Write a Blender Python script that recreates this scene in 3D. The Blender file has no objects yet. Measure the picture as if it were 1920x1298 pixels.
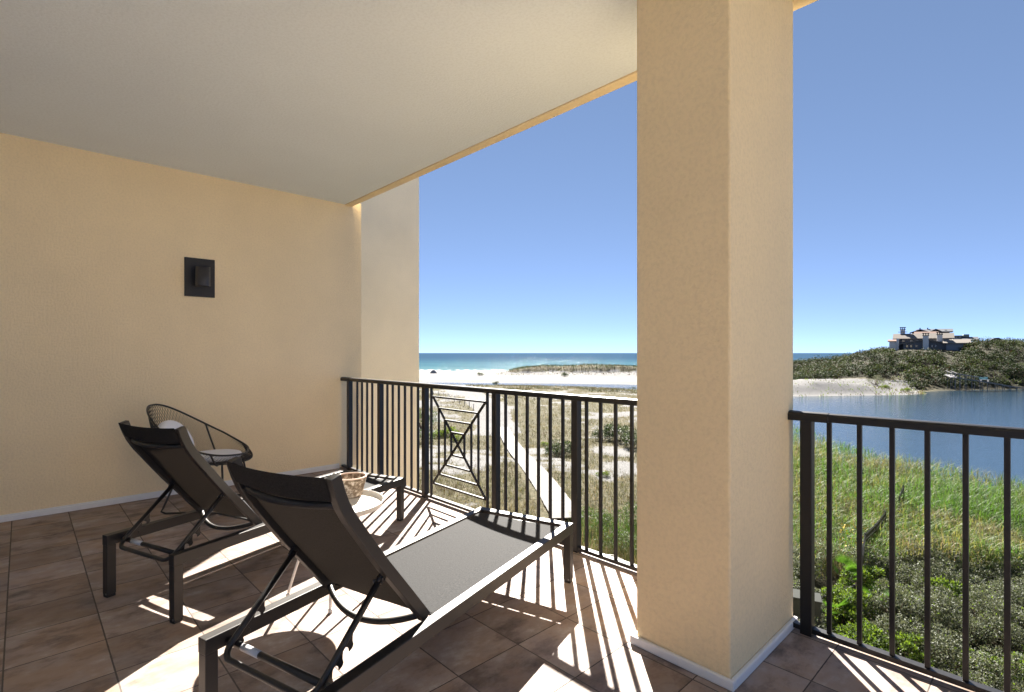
import bpy, math, random
import numpy as np
from mathutils import Vector, Matrix, Euler
R = math.radians
rng = np.random.default_rng(11)
random.seed(5)
scene = bpy.context.scene
COL = scene.collection

# ------------------------------------------------------------------ camera, sky, sun, exposure
CAM_H = 1.36
YAW = R(46.5)
FPX, CXP, HYP = 969.0, 960.0, 662.0            # focal length / centre / horizon of the 1920 px wide photograph
cam_d = bpy.data.cameras.new("camera"); cam = bpy.data.objects.new("camera", cam_d); COL.objects.link(cam)
cam.location = (0, 0, CAM_H); cam.rotation_euler = (R(90), 0, YAW)
cam_d.sensor_width = 36.0; cam_d.lens = FPX / 1920 * 36.0
cam_d.shift_y = (HYP - 649.0) / 1920.0
cam_d.clip_start = 0.05; cam_d.clip_end = 60000
scene.camera = cam

SUN_AZ = 43.3      # degrees from +Y towards -X
SUN_EL = 35.7
world = bpy.data.worlds.new("World"); scene.world = world; world.use_nodes = True
wn = world.node_tree.nodes; wl = world.node_tree.links
wn.clear()
w_out = wn.new("ShaderNodeOutputWorld"); w_bg = wn.new("ShaderNodeBackground"); w_sky = wn.new("ShaderNodeTexSky")
w_sky.sky_type = 'NISHITA'; w_sky.sun_disc = False
w_sky.sun_elevation = R(SUN_EL); w_sky.sun_rotation = R(-SUN_AZ)
w_sky.altitude = 0; w_sky.air_density = 0.082; w_sky.dust_density = 0.0; w_sky.ozone_density = 7
w_bg.inputs['Strength'].default_value = 0.05
w_gam = wn.new('ShaderNodeGamma'); w_gam.inputs[1].default_value = 0.50
w_hs = wn.new('ShaderNodeHueSaturation'); w_hs.inputs['Saturation'].default_value = 1.08; w_hs.inputs['Hue'].default_value = 0.503
wl.new(w_sky.outputs[0], w_gam.inputs[0]); wl.new(w_gam.outputs[0], w_hs.inputs['Color']); wl.new(w_hs.outputs[0], w_bg.inputs['Color']); wl.new(w_bg.outputs[0], w_out.inputs['Surface'])
sun_d = bpy.data.lights.new("sun", 'SUN'); sun = bpy.data.objects.new("sun", sun_d); COL.objects.link(sun)
sun_d.energy = 2.0; sun_d.angle = R(0.5); sun_d.color = (1.0, 0.94, 0.85)
sdir = Vector((-math.sin(R(SUN_AZ)) * math.cos(R(SUN_EL)), math.cos(R(SUN_AZ)) * math.cos(R(SUN_EL)), math.sin(R(SUN_EL))))
sun.rotation_euler = sdir.to_track_quat('Z', 'Y').to_euler()
scene.view_settings.view_transform = 'Standard'; scene.view_settings.look = 'None'
scene.view_settings.gamma = 1.0; scene.view_settings.exposure = 3.85
scene.render.engine = 'CYCLES'
scene.cycles.use_denoising = True
scene.cycles.max_bounces = 12; scene.cycles.diffuse_bounces = 6; scene.cycles.glossy_bounces = 4
scene.cycles.transparent_max_bounces = 16
scene.cycles.sample_clamp_indirect = 8.0

# ------------------------------------------------------------------ coordinate helpers
FW = (-math.sin(YAW), math.cos(YAW)); RT = (math.cos(YAW), math.sin(YAW))
def dl(d, l): return (d * FW[0] + l * RT[0], d * FW[1] + l * RT[1])       # forward / sideways metres -> world x, y
def az(px, d): return dl(d, (px - CXP) / FPX * d)                        # bearing and distance -> world x, y
def zat(y, d): return CAM_H - (y - HYP) * d / FPX                          # height seen at a given dip
def onz(px, y, z):
    d = FPX * (CAM_H - z) / (y - HYP); return az(px, d)

# ------------------------------------------------------------------ tagging
def tag(o, label, cat, group=None):
    o['label'] = label; o['category'] = cat
    if group: o['group'] = group
    return o
def struct(o, kind='structure'):
    o['kind'] = kind; return o
def empty(name, loc=(0, 0, 0), rz=0.0):
    o = bpy.data.objects.new(name, None); COL.objects.link(o)
    o.location = loc; o.rotation_euler = (0, 0, rz); o.empty_display_size = 0.1
    return o
def thing(name, label, cat, loc=(0, 0, 0), rz=0.0, group=None):
    return tag(empty(name, loc, rz), label, cat, group)
def copy_tree(o, parent=None):
    c = o.copy(); COL.objects.link(c)
    if parent: c.parent = parent
    for ch in o.children: copy_tree(ch, c)
    return c

# ------------------------------------------------------------------ mesh builder
class MB:
    def __init__(s): s.v = []; s.f = []; s.sm = []; s.mi = []
    def add(s, verts, faces, smooth=False, mi=0):
        n = len(s.v); s.v += [tuple(p) for p in verts]
        s.f += [tuple(i + n for i in f) for f in faces]; s.sm += [smooth] * len(faces); s.mi += [mi] * len(faces); return s
    def box(s, x0, x1, y0, y1, z0, z1, mi=0):
        v = [(x0,y0,z0),(x1,y0,z0),(x1,y1,z0),(x0,y1,z0),(x0,y0,z1),(x1,y0,z1),(x1,y1,z1),(x0,y1,z1)]
        return s.add(v, [(0,3,2,1),(4,5,6,7),(0,1,5,4),(1,2,6,5),(2,3,7,6),(3,0,4,7)], mi=mi)
    def bar(s, p0, p1, w, h, up=(0, 0, 1), mi=0):
        p0, p1 = Vector(p0), Vector(p1); t = (p1 - p0).normalized(); u = Vector(up)
        a = t.cross(u)
        if a.length < 1e-4: a = t.cross(Vector((1, 0, 0)))
        a.normalize(); b = a.cross(t).normalized()
        v = []
        for p in (p0, p1):
            for sa, sb in ((-1,-1),(1,-1),(1,1),(-1,1)): v.append(p + a*sa*w/2 + b*sb*h/2)
        return s.add(v, [(3,2,1,0),(4,5,6,7),(0,1,5,4),(1,2,6,5),(2,3,7,6),(3,0,4,7)], mi=mi)
    def sweep(s, path, w, h, side, mi=0, smooth=False):   # rectangular section swept along path; side = fixed sideways axis
        side = Vector(side).normalized(); P = [Vector(p) for p in path]; v = []; f = []
        for i, p in enumerate(P):
            t = (P[min(i+1, len(P)-1)] - P[max(i-1, 0)]).normalized(); b = side.cross(t).normalized()
            for sa, sb in ((-1,-1),(1,-1),(1,1),(-1,1)): v.append(p + side*sa*w/2 + b*sb*h/2)
        for i in range(len(P)-1):
            for k in range(4): f.append((i*4+k, i*4+(k+1)%4, i*4+4+(k+1)%4, i*4+4+k))
        n = (len(P)-1)*4
        f += [(3,2,1,0), (n, n+1, n+2, n+3)]
        return s.add(v, f, smooth, mi)
    def tube(s, path, r, n=10, closed=False, mi=0):
        P = [Vector(p) for p in path]; N = len(P); v = []; f = []
        rs = r if isinstance(r, (list, tuple)) else [r]*N
        prev = None
        for i, p in enumerate(P):
            if closed: t = (P[(i+1) % N] - P[i-1]).normalized()
            else: t = (P[min(i+1, N-1)] - P[max(i-1, 0)]).normalized()
            if prev is None:
                a = t.orthogonal().normalized()
            else:
                a = (prev - t * prev.dot(t))
                a = a.normalized() if a.length > 1e-5 else t.orthogonal().normalized()
            prev = a; b = t.cross(a)
            for k in range(n):
                q = 2*math.pi*k/n; v.append(p + (a*math.cos(q) + b*math.sin(q))*rs[i])
        M = N if closed else N-1
        for i in range(M):
            for k in range(n):
                j = (i+1) % N
                f.append((i*n+k, i*n+(k+1) % n, j*n+(k+1) % n, j*n+k))
        s.add(v, f, True, mi)
        if not closed:
            o = len(s.v) - len(v)
            s.f += [tuple(o+k for k in reversed(range(n))), tuple(o+(N-1)*n+k for k in range(n))]; s.sm += [False]*2; s.mi += [mi]*2
        return s
    def lathe(s, prof, n=48, c=(0, 0, 0), mi=0):
        v = []; f = []
        for (r, z) in prof:
            for k in range(n):
                q = 2*math.pi*k/n; v.append((c[0]+r*math.cos(q), c[1]+r*math.sin(q), c[2]+z))
        for i in range(len(prof)-1):
            for k in range(n): f.append((i*n+k, i*n+(k+1) % n, (i+1)*n+(k+1) % n, (i+1)*n+k))
        return s.add(v, f, True, mi)
    def prism(s, outline, axis_o, axis_u, axis_v, depth, mi=0):   # outline of (u, v) extruded along axis_u x axis_v
        o, u, w = Vector(axis_o), Vector(axis_u), Vector(axis_v); n = u.cross(w).normalized()
        k = len(outline); v = [o+u*a+w*b - n*depth/2 for a, b in outline] + [o+u*a+w*b + n*depth/2 for a, b in outline]
        f = [tuple(reversed(range(k))), tuple(range(k, 2*k))] + [(i, (i+1) % k, k+(i+1) % k, k+i) for i in range(k)]
        return s.add(v, f, mi=mi)
    def build(s, name, mats, parent=None, bevel=0.0, loc=None):
        me = bpy.data.meshes.new(name); me.from_pydata(s.v, [], s.f)
        for m in (mats if isinstance(mats, (list, tuple)) else [mats]): me.materials.append(m)
        me.polygons.foreach_set('use_smooth', s.sm); me.polygons.foreach_set('material_index', s.mi); me.update()
        o = bpy.data.objects.new(name, me); COL.objects.link(o)
        if parent: o.parent = parent
        if loc: o.location = loc
        if bevel:
            b = o.modifiers.new('bevel', 'BEVEL'); b.width = bevel; b.segments = 2; b.limit_method = 'ANGLE'; b.angle_limit = R(40)
        return o
def np_mesh(name, verts, faces, mats, midx=None, smooth=False):       # all faces of one size
    me = bpy.data.meshes.new(name); k = faces.shape[1]; nf = len(faces)
    me.vertices.add(len(verts)); me.vertices.foreach_set('co', np.ascontiguousarray(verts, dtype=np.float32).ravel())
    me.loops.add(nf*k); me.loops.foreach_set('vertex_index', np.ascontiguousarray(faces, dtype=np.int32).ravel())
    me.polygons.add(nf); me.polygons.foreach_set('loop_start', np.arange(0, nf*k, k, dtype=np.int32))
    try: me.polygons.foreach_set('loop_total', np.full(nf, k, dtype=np.int32))
    except Exception: pass
    for m in (mats if isinstance(mats, (list, tuple)) else [mats]): me.materials.append(m)
    if midx is not None: me.polygons.foreach_set('material_index', np.ascontiguousarray(midx, dtype=np.int32))
    if smooth: me.polygons.foreach_set('use_smooth', np.ones(nf, dtype=bool))
    me.update(calc_edges=True); me.validate()
    return me
def link(name, me, parent=None):
    o = bpy.data.objects.new(name, me); COL.objects.link(o)
    if parent: o.parent = parent
    return o

# ------------------------------------------------------------------ numpy noise
_perm = rng.random((256, 256))
def vnoise(x, y):
    xi = np.floor(x).astype(int); yi = np.floor(y).astype(int); fx = x-xi; fy = y-yi
    fx = fx*fx*(3-2*fx); fy = fy*fy*(3-2*fy)
    a = _perm[xi & 255, yi & 255]; b = _perm[(xi+1) & 255, yi & 255]; c = _perm[xi & 255, (yi+1) & 255]; d = _perm[(xi+1) & 255, (yi+1) & 255]
    return (a*(1-fx)+b*fx)*(1-fy) + (c*(1-fx)+d*fx)*fy
def fbm(x, y, s, o=4):
    t = 0; a = 1; n = 0
    for i in range(o):
        t = t + a*vnoise(x/s+17.3*i, y/s+9.1*i); n += a; a *= .5; s *= .5
    return t/n
def sstep(a, b, x):
    t = np.clip((x-a)/(b-a), 0, 1); return t*t*(3-2*t)

# ------------------------------------------------------------------ materials
def mat(name):
    m = bpy.data.materials.new(name); m.use_nodes = True; nt = m.node_tree; nt.nodes.clear()
    out = nt.nodes.new('ShaderNodeOutputMaterial'); return m, nt, out
def N(nt, t, **kw):
    n = nt.nodes.new('ShaderNode'+t)
    for k, v in kw.items(): setattr(n, k, v)
    return n
def L(nt, a, b): nt.links.new(a, b)
def math_n(nt, op, a, b=None, c=None):
    n = N(nt, 'Math', operation=op)
    for i, q in enumerate((a, b, c)):
        if q is None: continue
        if isinstance(q, (int, float)): n.inputs[i].default_value = q
        else: L(nt, q, n.inputs[i])
    return n.outputs[0]
def mixc(nt, fac, a, b, mode='MIX'):
    n = N(nt, 'Mix', data_type='RGBA', blend_type=mode)
    for s, q in ((n.inputs[0], fac), (n.inputs[6], a), (n.inputs[7], b)):
        if isinstance(q, (int, float)): s.default_value = q
        elif isinstance(q, tuple): s.default_value = (*q, 1) if len(q) == 3 else q
        else: L(nt, q, s)
    return n.outputs[2]
def ramp(nt, x, stops):
    n = N(nt, 'ValToRGB'); e = n.color_ramp.elements
    while len(e) < len(stops): e.new(.5)
    for i, (p, c) in enumerate(stops):
        e[i].position = p; e[i].color = (*c, 1) if len(c) == 3 else c
    L(nt, x, n.inputs[0]); return n.outputs[0]
def noise(nt, vec, scale, detail=4, rough=.55):
    n = N(nt, 'TexNoise'); n.inputs['Scale'].default_value = scale; n.inputs['Detail'].default_value = detail; n.inputs['Roughness'].default_value = rough
    if vec is not None: L(nt, vec, n.inputs['Vector'])
    return n.outputs['Fac']
def coords(nt, sc=(1, 1, 1), kind='Object', rot=(0, 0, 0)):
    c = N(nt, 'TexCoord'); m = N(nt, 'Mapping'); m.inputs['Scale'].default_value = sc; m.inputs['Rotation'].default_value = rot
    L(nt, c.outputs[kind], m.inputs[0]); return m.outputs[0]
def bump(nt, h, strength=.3, dist=.01):
    b = N(nt, 'Bump'); b.inputs['Strength'].default_value = strength; b.inputs['Distance'].default_value = dist
    L(nt, h, b.inputs['Height']); return b.outputs[0]
def princ(nt, out, color, rough=.5, metal=0.0, spec=.5, normal=None):
    p = N(nt, 'BsdfPrincipled')
    for s, q in (('Base Color', color), ('Roughness', rough), ('Metallic', metal), ('Specular IOR Level', spec)):
        if isinstance(q, tuple): p.inputs[s].default_value = (*q, 1)
        elif isinstance(q, (int, float)): p.inputs[s].default_value = q
        else: L(nt, q, p.inputs[s])
    if normal is not None: L(nt, normal, p.inputs['Normal'])
    L(nt, p.outputs[0], out.inputs[0]); return p

def stucco(name, col, bs=.5, sc=1.0, var=.05):
    m, nt, out = mat(name); v = coords(nt)
    n1 = noise(nt, v, 62*sc, 4, .65); n2 = noise(nt, v, 1.3, 5, .6); n3 = noise(nt, v, 170*sc, 2, .5)
    c1 = tuple(max(0, c*(1-var)) for c in col); c2 = tuple(min(1, c*(1+var)) for c in col)
    c = ramp(nt, n2, [(.3, c1), (.7, c2)])
    c = mixc(nt, ramp(nt, n1, [(.36, (.22, .22, .22)), (.56, (0, 0, 0))]), c, tuple(q*.70 for q in col))
    h = math_n(nt, 'ADD', n1, math_n(nt, 'MULTIPLY', n3, .35))
    princ(nt, out, c, .88, 0, .2, bump(nt, h, bs, .012)); return m
def metal_paint(name, col, rough=.38, spec=.5, brush=0.0, met=0.0):
    m, nt, out = mat(name); v = coords(nt, (60, 6, 60)); v2 = coords(nt)
    n1 = noise(nt, v, 3, 4); n2 = noise(nt, v2, 5, 4)
    c = mixc(nt, n2, tuple(q*.86 for q in col), tuple(min(1, q*1.12) for q in col))
    r = math_n(nt, 'ADD', rough-.06, math_n(nt, 'MULTIPLY', n1, .14))
    princ(nt, out, c, r, met, spec, bump(nt, n1, .05+brush, .001)); return m
def plain(name, col, rough=.6, spec=.4, var=.12, sc=12, bs=.1, met=0.0):
    m, nt, out = mat(name); v = coords(nt); n1 = noise(nt, v, sc, 5)
    c = mixc(nt, n1, tuple(q*(1-var) for q in col), tuple(min(1, q*(1+var)) for q in col))
    princ(nt, out, c, rough, met, spec, bump(nt, n1, bs, .004)); return m
def leafmat(name, col, trans=.35, rough=.45, spec=.5, var=.25):
    rough = max(rough, .58); spec = min(spec, .25)
    m, nt, out = mat(name)
    v = coords(nt); n1 = noise(nt, v, 1.7, 3); oi = N(nt, 'ObjectInfo')
    f = math_n(nt, 'ADD', math_n(nt, 'MULTIPLY', n1, .7), math_n(nt, 'MULTIPLY', oi.outputs['Random'], .3))
    c = mixc(nt, f, tuple(q*(1-var) for q in col), tuple(min(1, q*(1+var)) for q in col))
    p = princ(nt, out, c, rough, 0, spec)
    t = N(nt, 'BsdfTranslucent'); L(nt, mixc(nt, .5, c, (col[0]*1.5, col[1]*1.45, col[2]*.7)), t.inputs[0])
    mx = N(nt, 'MixShader'); mx.inputs[0].default_value = trans
    L(nt, p.outputs[0], mx.inputs[1]); L(nt, t.outputs[0], mx.inputs[2]); L(nt, mx.outputs[0], out.inputs[0]); return m

M_wall = stucco('cream stucco', (.92, .745, .475), .55)
M_pil = stucco('pillar stucco', (.88, .69, .415), .5, .8)
M_wing = stucco('pale stucco panels', (.88, .77, .56), .2)
M_ceil = stucco('white ceiling paint', (.79, .86, .94), .25, 1.0, .02)
M_trim = plain('white trim', (.78, .77, .76), .45, .5, .04)
M_rail = metal_paint('dark bronze railing', (.013, .012, .012), .36, .4)
M_frame = metal_paint('charcoal aluminium', (.030, .027, .025), .42, .6, .1, .35)
M_black = metal_paint('black tube', (.018, .016, .015), .35, .5)
M_plast = plain('black plastic foot', (.015, .015, .015), .5, .4)
M_steel = plain('steel bolt', (.22, .22, .22), .45, .5, .05, 12, .02, 1.0)
M_white = plain('white powder coat', (.72, .69, .63), .4, .5, .03)
M_tagw = plain('silver sticker', (.55, .55, .56), .35, .5, .06)
M_cush = plain('white cushion canvas', (.80, .80, .82), .9, .1, .04, 60, .2)
M_lamp = metal_paint('black lamp metal', (.014, .013, .015), .5, .4)

def floor_mat():
    m, nt, out = mat('slate look floor tiles')
    c = N(nt, 'TexCoord'); sep = N(nt, 'SeparateXYZ'); L(nt, c.outputs['Object'], sep.inputs[0])
    TX, TY = .3437, .3475
    u = math_n(nt, 'DIVIDE', math_n(nt, 'ADD', sep.outputs[0], .70 + 40*TX), TX)
    v = math_n(nt, 'DIVIDE', math_n(nt, 'ADD', sep.outputs[1], .057 + 40*TY), TY)
    fu = math_n(nt, 'FRACT', u); fv = math_n(nt, 'FRACT', v)
    iu = math_n(nt, 'FLOOR', u); iv = math_n(nt, 'FLOOR', v)
    du = math_n(nt, 'MULTIPLY', math_n(nt, 'MINIMUM', fu, math_n(nt, 'SUBTRACT', 1, fu)), TX)
    dv = math_n(nt, 'MULTIPLY', math_n(nt, 'MINIMUM', fv, math_n(nt, 'SUBTRACT', 1, fv)), TY)
    wob = noise(nt, c.outputs['Object'], 40, 2)
    ju = math_n(nt, 'LESS_THAN', du, math_n(nt, 'ADD', .0014, math_n(nt, 'MULTIPLY', wob, .0022)))
    jv = math_n(nt, 'LESS_THAN', dv, math_n(nt, 'ADD', .0018, math_n(nt, 'MULTIPLY', wob, .0026)))
    j = math_n(nt, 'MAXIMUM', ju, jv)
    cid = N(nt, 'CombineXYZ'); L(nt, iu, cid.inputs[0]); L(nt, iv, cid.inputs[1])
    wn_ = N(nt, 'TexWhiteNoise', noise_dimensions='3D'); L(nt, cid.outputs[0], wn_.inputs['Vector'])
    # streaks: stretched noise, shifted tile by tile
    off = N(nt, 'VectorMath', operation='MULTIPLY_ADD'); L(nt, wn_.outputs['Color'], off.inputs[0]); off.inputs[1].default_value = (9, 9, 9); L(nt, c.outputs['Object'], off.inputs[2])
    st = N(nt, 'Mapping'); st.inputs['Scale'].default_value = (3.4, 2.0, 1); st.inputs['Rotation'].default_value = (0, 0, R(-8)); L(nt, off.outputs[0], st.inputs[0])
    s1 = noise(nt, st.outputs[0], 1.9, 9, .68)
    st2 = N(nt, 'Mapping'); st2.inputs['Scale'].default_value = (48, 14, 1); st2.inputs['Rotation'].default_value = (0, 0, R(-20)); L(nt, off.outputs[0], st2.inputs[0])
    s2 = noise(nt, st2.outputs[0], 2.0, 5, .7)
    s3 = noise(nt, off.outputs[0], 4.0, 4, .6)
    base = ramp(nt, s1, [(.34, (.075, .054, .047)), (.43, (.175, .128, .110)), (.50, (.275, .215, .188)), (.57, (.315, .255, .222)), (.66, (.44, .385, .35))])
    base = mixc(nt, ramp(nt, s3, [(.42, (0, 0, 0)), (.62, (1, 1, 1))]), base, mixc(nt, .55, base, (.32, .20, .12)))
    s4 = noise(nt, off.outputs[0], 2.3, 5, .6)
    base = mixc(nt, ramp(nt, s4, [(.50, (0, 0, 0)), (.66, (.7, .7, .7))]), base, mixc(nt, .5, base, (.235, .195, .205)))
    base = mixc(nt, math_n(nt, 'MULTIPLY', s2, .30), base, (.38, .335, .305))
    hs = N(nt, 'HueSaturation'); L(nt, base, hs.inputs['Color'])
    L(nt, math_n(nt, 'ADD', .80, math_n(nt, 'MULTIPLY', wn_.outputs['Value'], .42)), hs.inputs['Value'])
    joint = mixc(nt, jv, (.075, .063, .056), mixc(nt, noise(nt, c.outputs['Object'], 6, 3), (.085, .072, .064), (.14, .122, .108)))
    col = mixc(nt, j, hs.outputs[0], joint)
    h = math_n(nt, 'ADD', math_n(nt, 'MULTIPLY', math_n(nt, 'SUBTRACT', 1, j), 1.6), math_n(nt, 'MULTIPLY', s2, .42))
    rough = math_n(nt, 'ADD', math_n(nt, 'ADD', .46, math_n(nt, 'MULTIPLY', s2, .22)), math_n(nt, 'MULTIPLY', j, .3))
    princ(nt, out, col, rough, 0, .14, bump(nt, h, .45, .003)); return m
M_floor = floor_mat()

def sling_mat(name, col, transp, transl):
    m, nt, out = mat(name); v = coords(nt)
    w1 = N(nt, 'TexNoise'); w1.inputs['Scale'].default_value = 1.0; w1.inputs['Detail'].default_value = 3
    mp = coords(nt, (420, 110, 200)); L(nt, mp, w1.inputs['Vector'])
    w2 = noise(nt, coords(nt, (90, 380, 200)), 1.0, 2)
    f = math_n(nt, 'ADD', math_n(nt, 'MULTIPLY', w1.outputs['Fac'], .6), math_n(nt, 'MULTIPLY', w2, .4))
    c = ramp(nt, f, [(.34, tuple(q*.55 for q in col)), (.66, tuple(q*1.55 for q in col))])
    p = princ(nt, out, c, .85, 0, .12, bump(nt, f, .4, .001))
    t = N(nt, 'BsdfTranslucent'); t.inputs[0].default_value = (.32, .24, .18, 1)
    mx = N(nt, 'MixShader'); mx.inputs[0].default_value = transl; L(nt, p.outputs[0], mx.inputs[1]); L(nt, t.outputs[0], mx.inputs[2])
    tr = N(nt, 'BsdfTransparent'); mx2 = N(nt, 'MixShader'); mx2.inputs[0].default_value = transp
    L(nt, mx.outputs[0], mx2.inputs[1]); L(nt, tr.outputs[0], mx2.inputs[2]); L(nt, mx2.outputs[0], out.inputs[0]); return m
M_sling = sling_mat('grey woven sling', (.025, .025, .026), .0, .004)
M_slingb = sling_mat('dark woven sling', (.020, .0185, .0175), .0, .006)

def pot_mat():
    m, nt, out = mat('weathered clay'); v = coords(nt)
    n1 = noise(nt, v, 38, 6, .7); n2 = noise(nt, v, 14, 4)
    c = ramp(nt, math_n(nt, 'ADD', math_n(nt, 'MULTIPLY', n1, .7), math_n(nt, 'MULTIPLY', n2, .3)),
             [(.42, (.10, .066, .042)), (.49, (.19, .14, .095)), (.54, (.42, .35, .28)), (.62, (.58, .52, .45))])
    princ(nt, out, c, .7, 0, .3, bump(nt, n1, .4, .004)); return m
M_pot = pot_mat()
M_potrim = plain('pale clay rim', (.62, .46, .36), .7, .3, .1, 30)

# ================================================================== BALCONY
WX = -5.84; PY0, PY1 = 2.085, 2.815; PX0, PX1 = -1.353, -.910; CZ = 3.13
fl = MB(); fl.box(-5.9, 1.45, -2.8, 2.86, -.28, 0); struct(fl.build('balcony_floor', M_floor))
ce = MB(); ce.box(-5.9, .60, -2.8, 2.795, CZ, CZ+.12); struct(ce.build('ceiling', M_ceil))
be = MB(); be.box(-5.9, .69, 2.80, 2.885, CZ-.012, CZ+.62); be.box(.605, .69, -2.8, 2.799, CZ-.012, CZ+.62); be.box(-5.9, .604, -2.8, 2.7985, CZ+.1215, CZ+.60)
struct(be.build('ceiling_edge_beam', M_wall, None, .006))
fw_ = MB(); fw_.box(-5.84, .60, -2.8, -2.55, 0.001, CZ-.001); struct(fw_.build('facade_wall', M_ceil))

w = thing('stucco_wall', 'cream stucco side wall carrying the black lamp', 'wall', (WX, 0, 0))
b = MB(); b.box(-.32, 0, -2.54, 3.01, 0.002, CZ+.05); b.build('wall_face', M_wall, w, .008)
b = MB(); b.box(.0005, .022, -2.54, 2.72, .001, .045); b.box(.0005, .012, -2.54, 2.72, .045, .056); b.build('baseboard', M_trim, w, .003)
p = thing('pillar', 'square cream stucco pillar between the two railings', 'pillar', ((PX0+PX1)/2, (PY0+PY1)/2, 0))
hx, hy = (PX1-PX0)/2, (PY1-PY0)/2
b = MB(); b.box(-hx, hx, -hy, hy, .001, CZ+.05); b.build('pillar_shaft', M_pil, p, .009)
b = MB()
for x0, x1, y0, y1 in ((-hx-.022, hx+.022, -hy-.022, -hy-.0005), (hx+.0005, hx+.022, -hy-.0002, hy+.0), (-hx-.022, -hx-.0005, -hy-.0002, hy-.05)):
    b.box(x0, x1, y0, y1, .001, .042)
b.build('baseboard', M_trim, p, .006)

wing = thing('building_wing', 'pale beige building wing rising beyond the end of the cream wall', 'building', (-8.25, 5.42, -6.6))
b = MB()
zs = [0, 3.2, 6.4, 7.87, 8.62, 9.72, 12.2, 16]
for z0, z1 in zip(zs[:-1], zs[1:]): b.box(-9, 0, -7.5, 0, z0+.003, z1-.003)
b.box(-8.99, -.004, -7.49, -.004, 0, 16); b.build('wall', M_wing, wing)
b = MB(); b.box(-.5, .03, -.4, .03, .2, 1.0); b.build('base_course', stucco('tan base stucco', (.60, .42, .25), .4), wing, .01)

# building below the deck
low = thing('apartment_building', 'cream stucco lower storeys carrying the balcony', 'building', (0, 0, -6.6))
b = MB(); b.box(-5.86, 6.0, -6, 2.45, 0, 6.315); b.build('wall', M_wall, low)
b = MB(); b.box(PX0, PX1, 2.455, 2.815, 0, 6.315); b.build('column', M_pil, low)

# ------------------------------------------------------------------ railings
RY = 2.76
def railing(name, label, x0, x1, posts, picks, panel=None, sleeve=None):
    t = thing(name, label, 'railing', ((x0+x1)/2, RY, 0)); ox = (x0+x1)/2
    b = MB()
    prof = [(-.029, 0), (.029, 0), (.029, .026), (.022, .036), (.008, .040), (-.008, .040), (-.022, .036), (-.029, .026)]
    b.prism([(a, z) for a, z in prof], ((x0+x1)/2-ox, 0, 1.035), (0, 1, 0), (0, 0, 1), x1-x0)
    if sleeve: b.prism([(a*1.12, z*1.12-.003) for a, z in prof], ((sleeve[0]+sleeve[1])/2-ox, 0, 1.035), (0, 1, 0), (0, 0, 1), sleeve[1]-sleeve[0])
    b.build('top_rail', M_rail, t, .002)
    xs = [x0] + posts + [x1]
    b = MB(); b.box(x0-ox, x1-ox, -.02, .02, .016, .040); b.build('bottom_rail', M_rail, t, .002)
    for x in posts:
        b = MB(); b.box(x-ox-.0255, x-ox+.0255, -.0257, .0257, .001, 1.036); b.build('post', M_rail, t, .003)
        b = MB(); b.box(x-ox-.042, x-ox+.042, -.042, .042, .0005, .008)
    for x in picks:
        b = MB(); b.box(x-ox-.0095, x-ox+.0095, -.0095, .0095, .039, 1.037); b.build('picket', M_rail, t, .0015)
    if panel:
        a, c = panel; zb, zt = .158, .957; zc = (zb+zt)/2; xc = (a+c)/2
        b = MB(); s = .016
        b.bar((a-ox, 0, zb), (c-ox, 0, zt), s, s, (0, 1, 0)); b.bar((a-ox, .0012, zt), (c-ox, .0012, zb), s, s-.003, (0, 1, 0))
        for k in range(4):
            q = 1-k/4
            xa, xb_ = xc-(xc-a)*q, xc+(c-xc)*q
            for z in (zc+(zt-zc)*q, zc-(zc-zb)*q): b.bar((xa-ox, -.0008, z), (xb_-ox, -.0008, z), s-.001, s-.001)
            if k:
                for x in (xa, xb_): b.bar((x-ox, .0006, zc-(zc-zb)*q), (x-ox, .0006, zc+(zt-zc)*q), s, s-.002, (0, 1, 0))
        b.build('cross_panel', M_rail, t)
    return t
pX = [-5.644, -4.935, -4.095, -3.095, -2.268]
pk = [-5.456, -5.343, -5.226, -5.112, -4.792, -4.684, -4.566, -4.452, -4.333, -4.218, -3.996, -3.200, -2.981, -2.86, -2.742, -2.625, -2.508, -2.389, -2.179, -2.062, -1.944, -1.823, -1.705, -1.587, -1.469]
railing('balcony_railing', 'long dark railing with a crossed panel, from wall to pillar', -5.815, PX0-.001, pX, pk, (-3.972, -3.222), (-5.815, -5.62))
railing('balcony_railing', 'dark railing right of the pillar, above the green shrubs', PX1+.001, 1.44, [-.831, 1.41],
        [-.737+.1212*i for i in range(18) if -.737+.1212*i < 1.36], None, (PX1+.001, -.735))

# ------------------------------------------------------------------ wall lamp
lp = thing('wall_lamp', 'black half round lamp on a tall plate on the cream wall', 'lamp', (WX, 1.279, 2.104))
b = MB(); b.box(.0005, .012, -.132, .132, -.19, .19); b.build('back_plate', M_lamp, lp, .003)
b = MB(); b.lathe([(.063, -.093), (.063, .093), (.058, .093), (.058, -.093), (.063, -.093)], 40, (.122, 0, 0)); b.build('lamp_shade', metal_paint('black lamp shade', (.040, .038, .041), .38, .5), lp)
b = MB(); b.box(.0125, .066, -.040, .040, -.055, .055); b.build('mount', M_lamp, lp, .004)
b = MB(); b.lathe([(0, .03), (.045, .03), (.045, -.03), (0, -.03)], 20, (.122, 0, 0)); b.build('bulb', M_white, lp)

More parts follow.
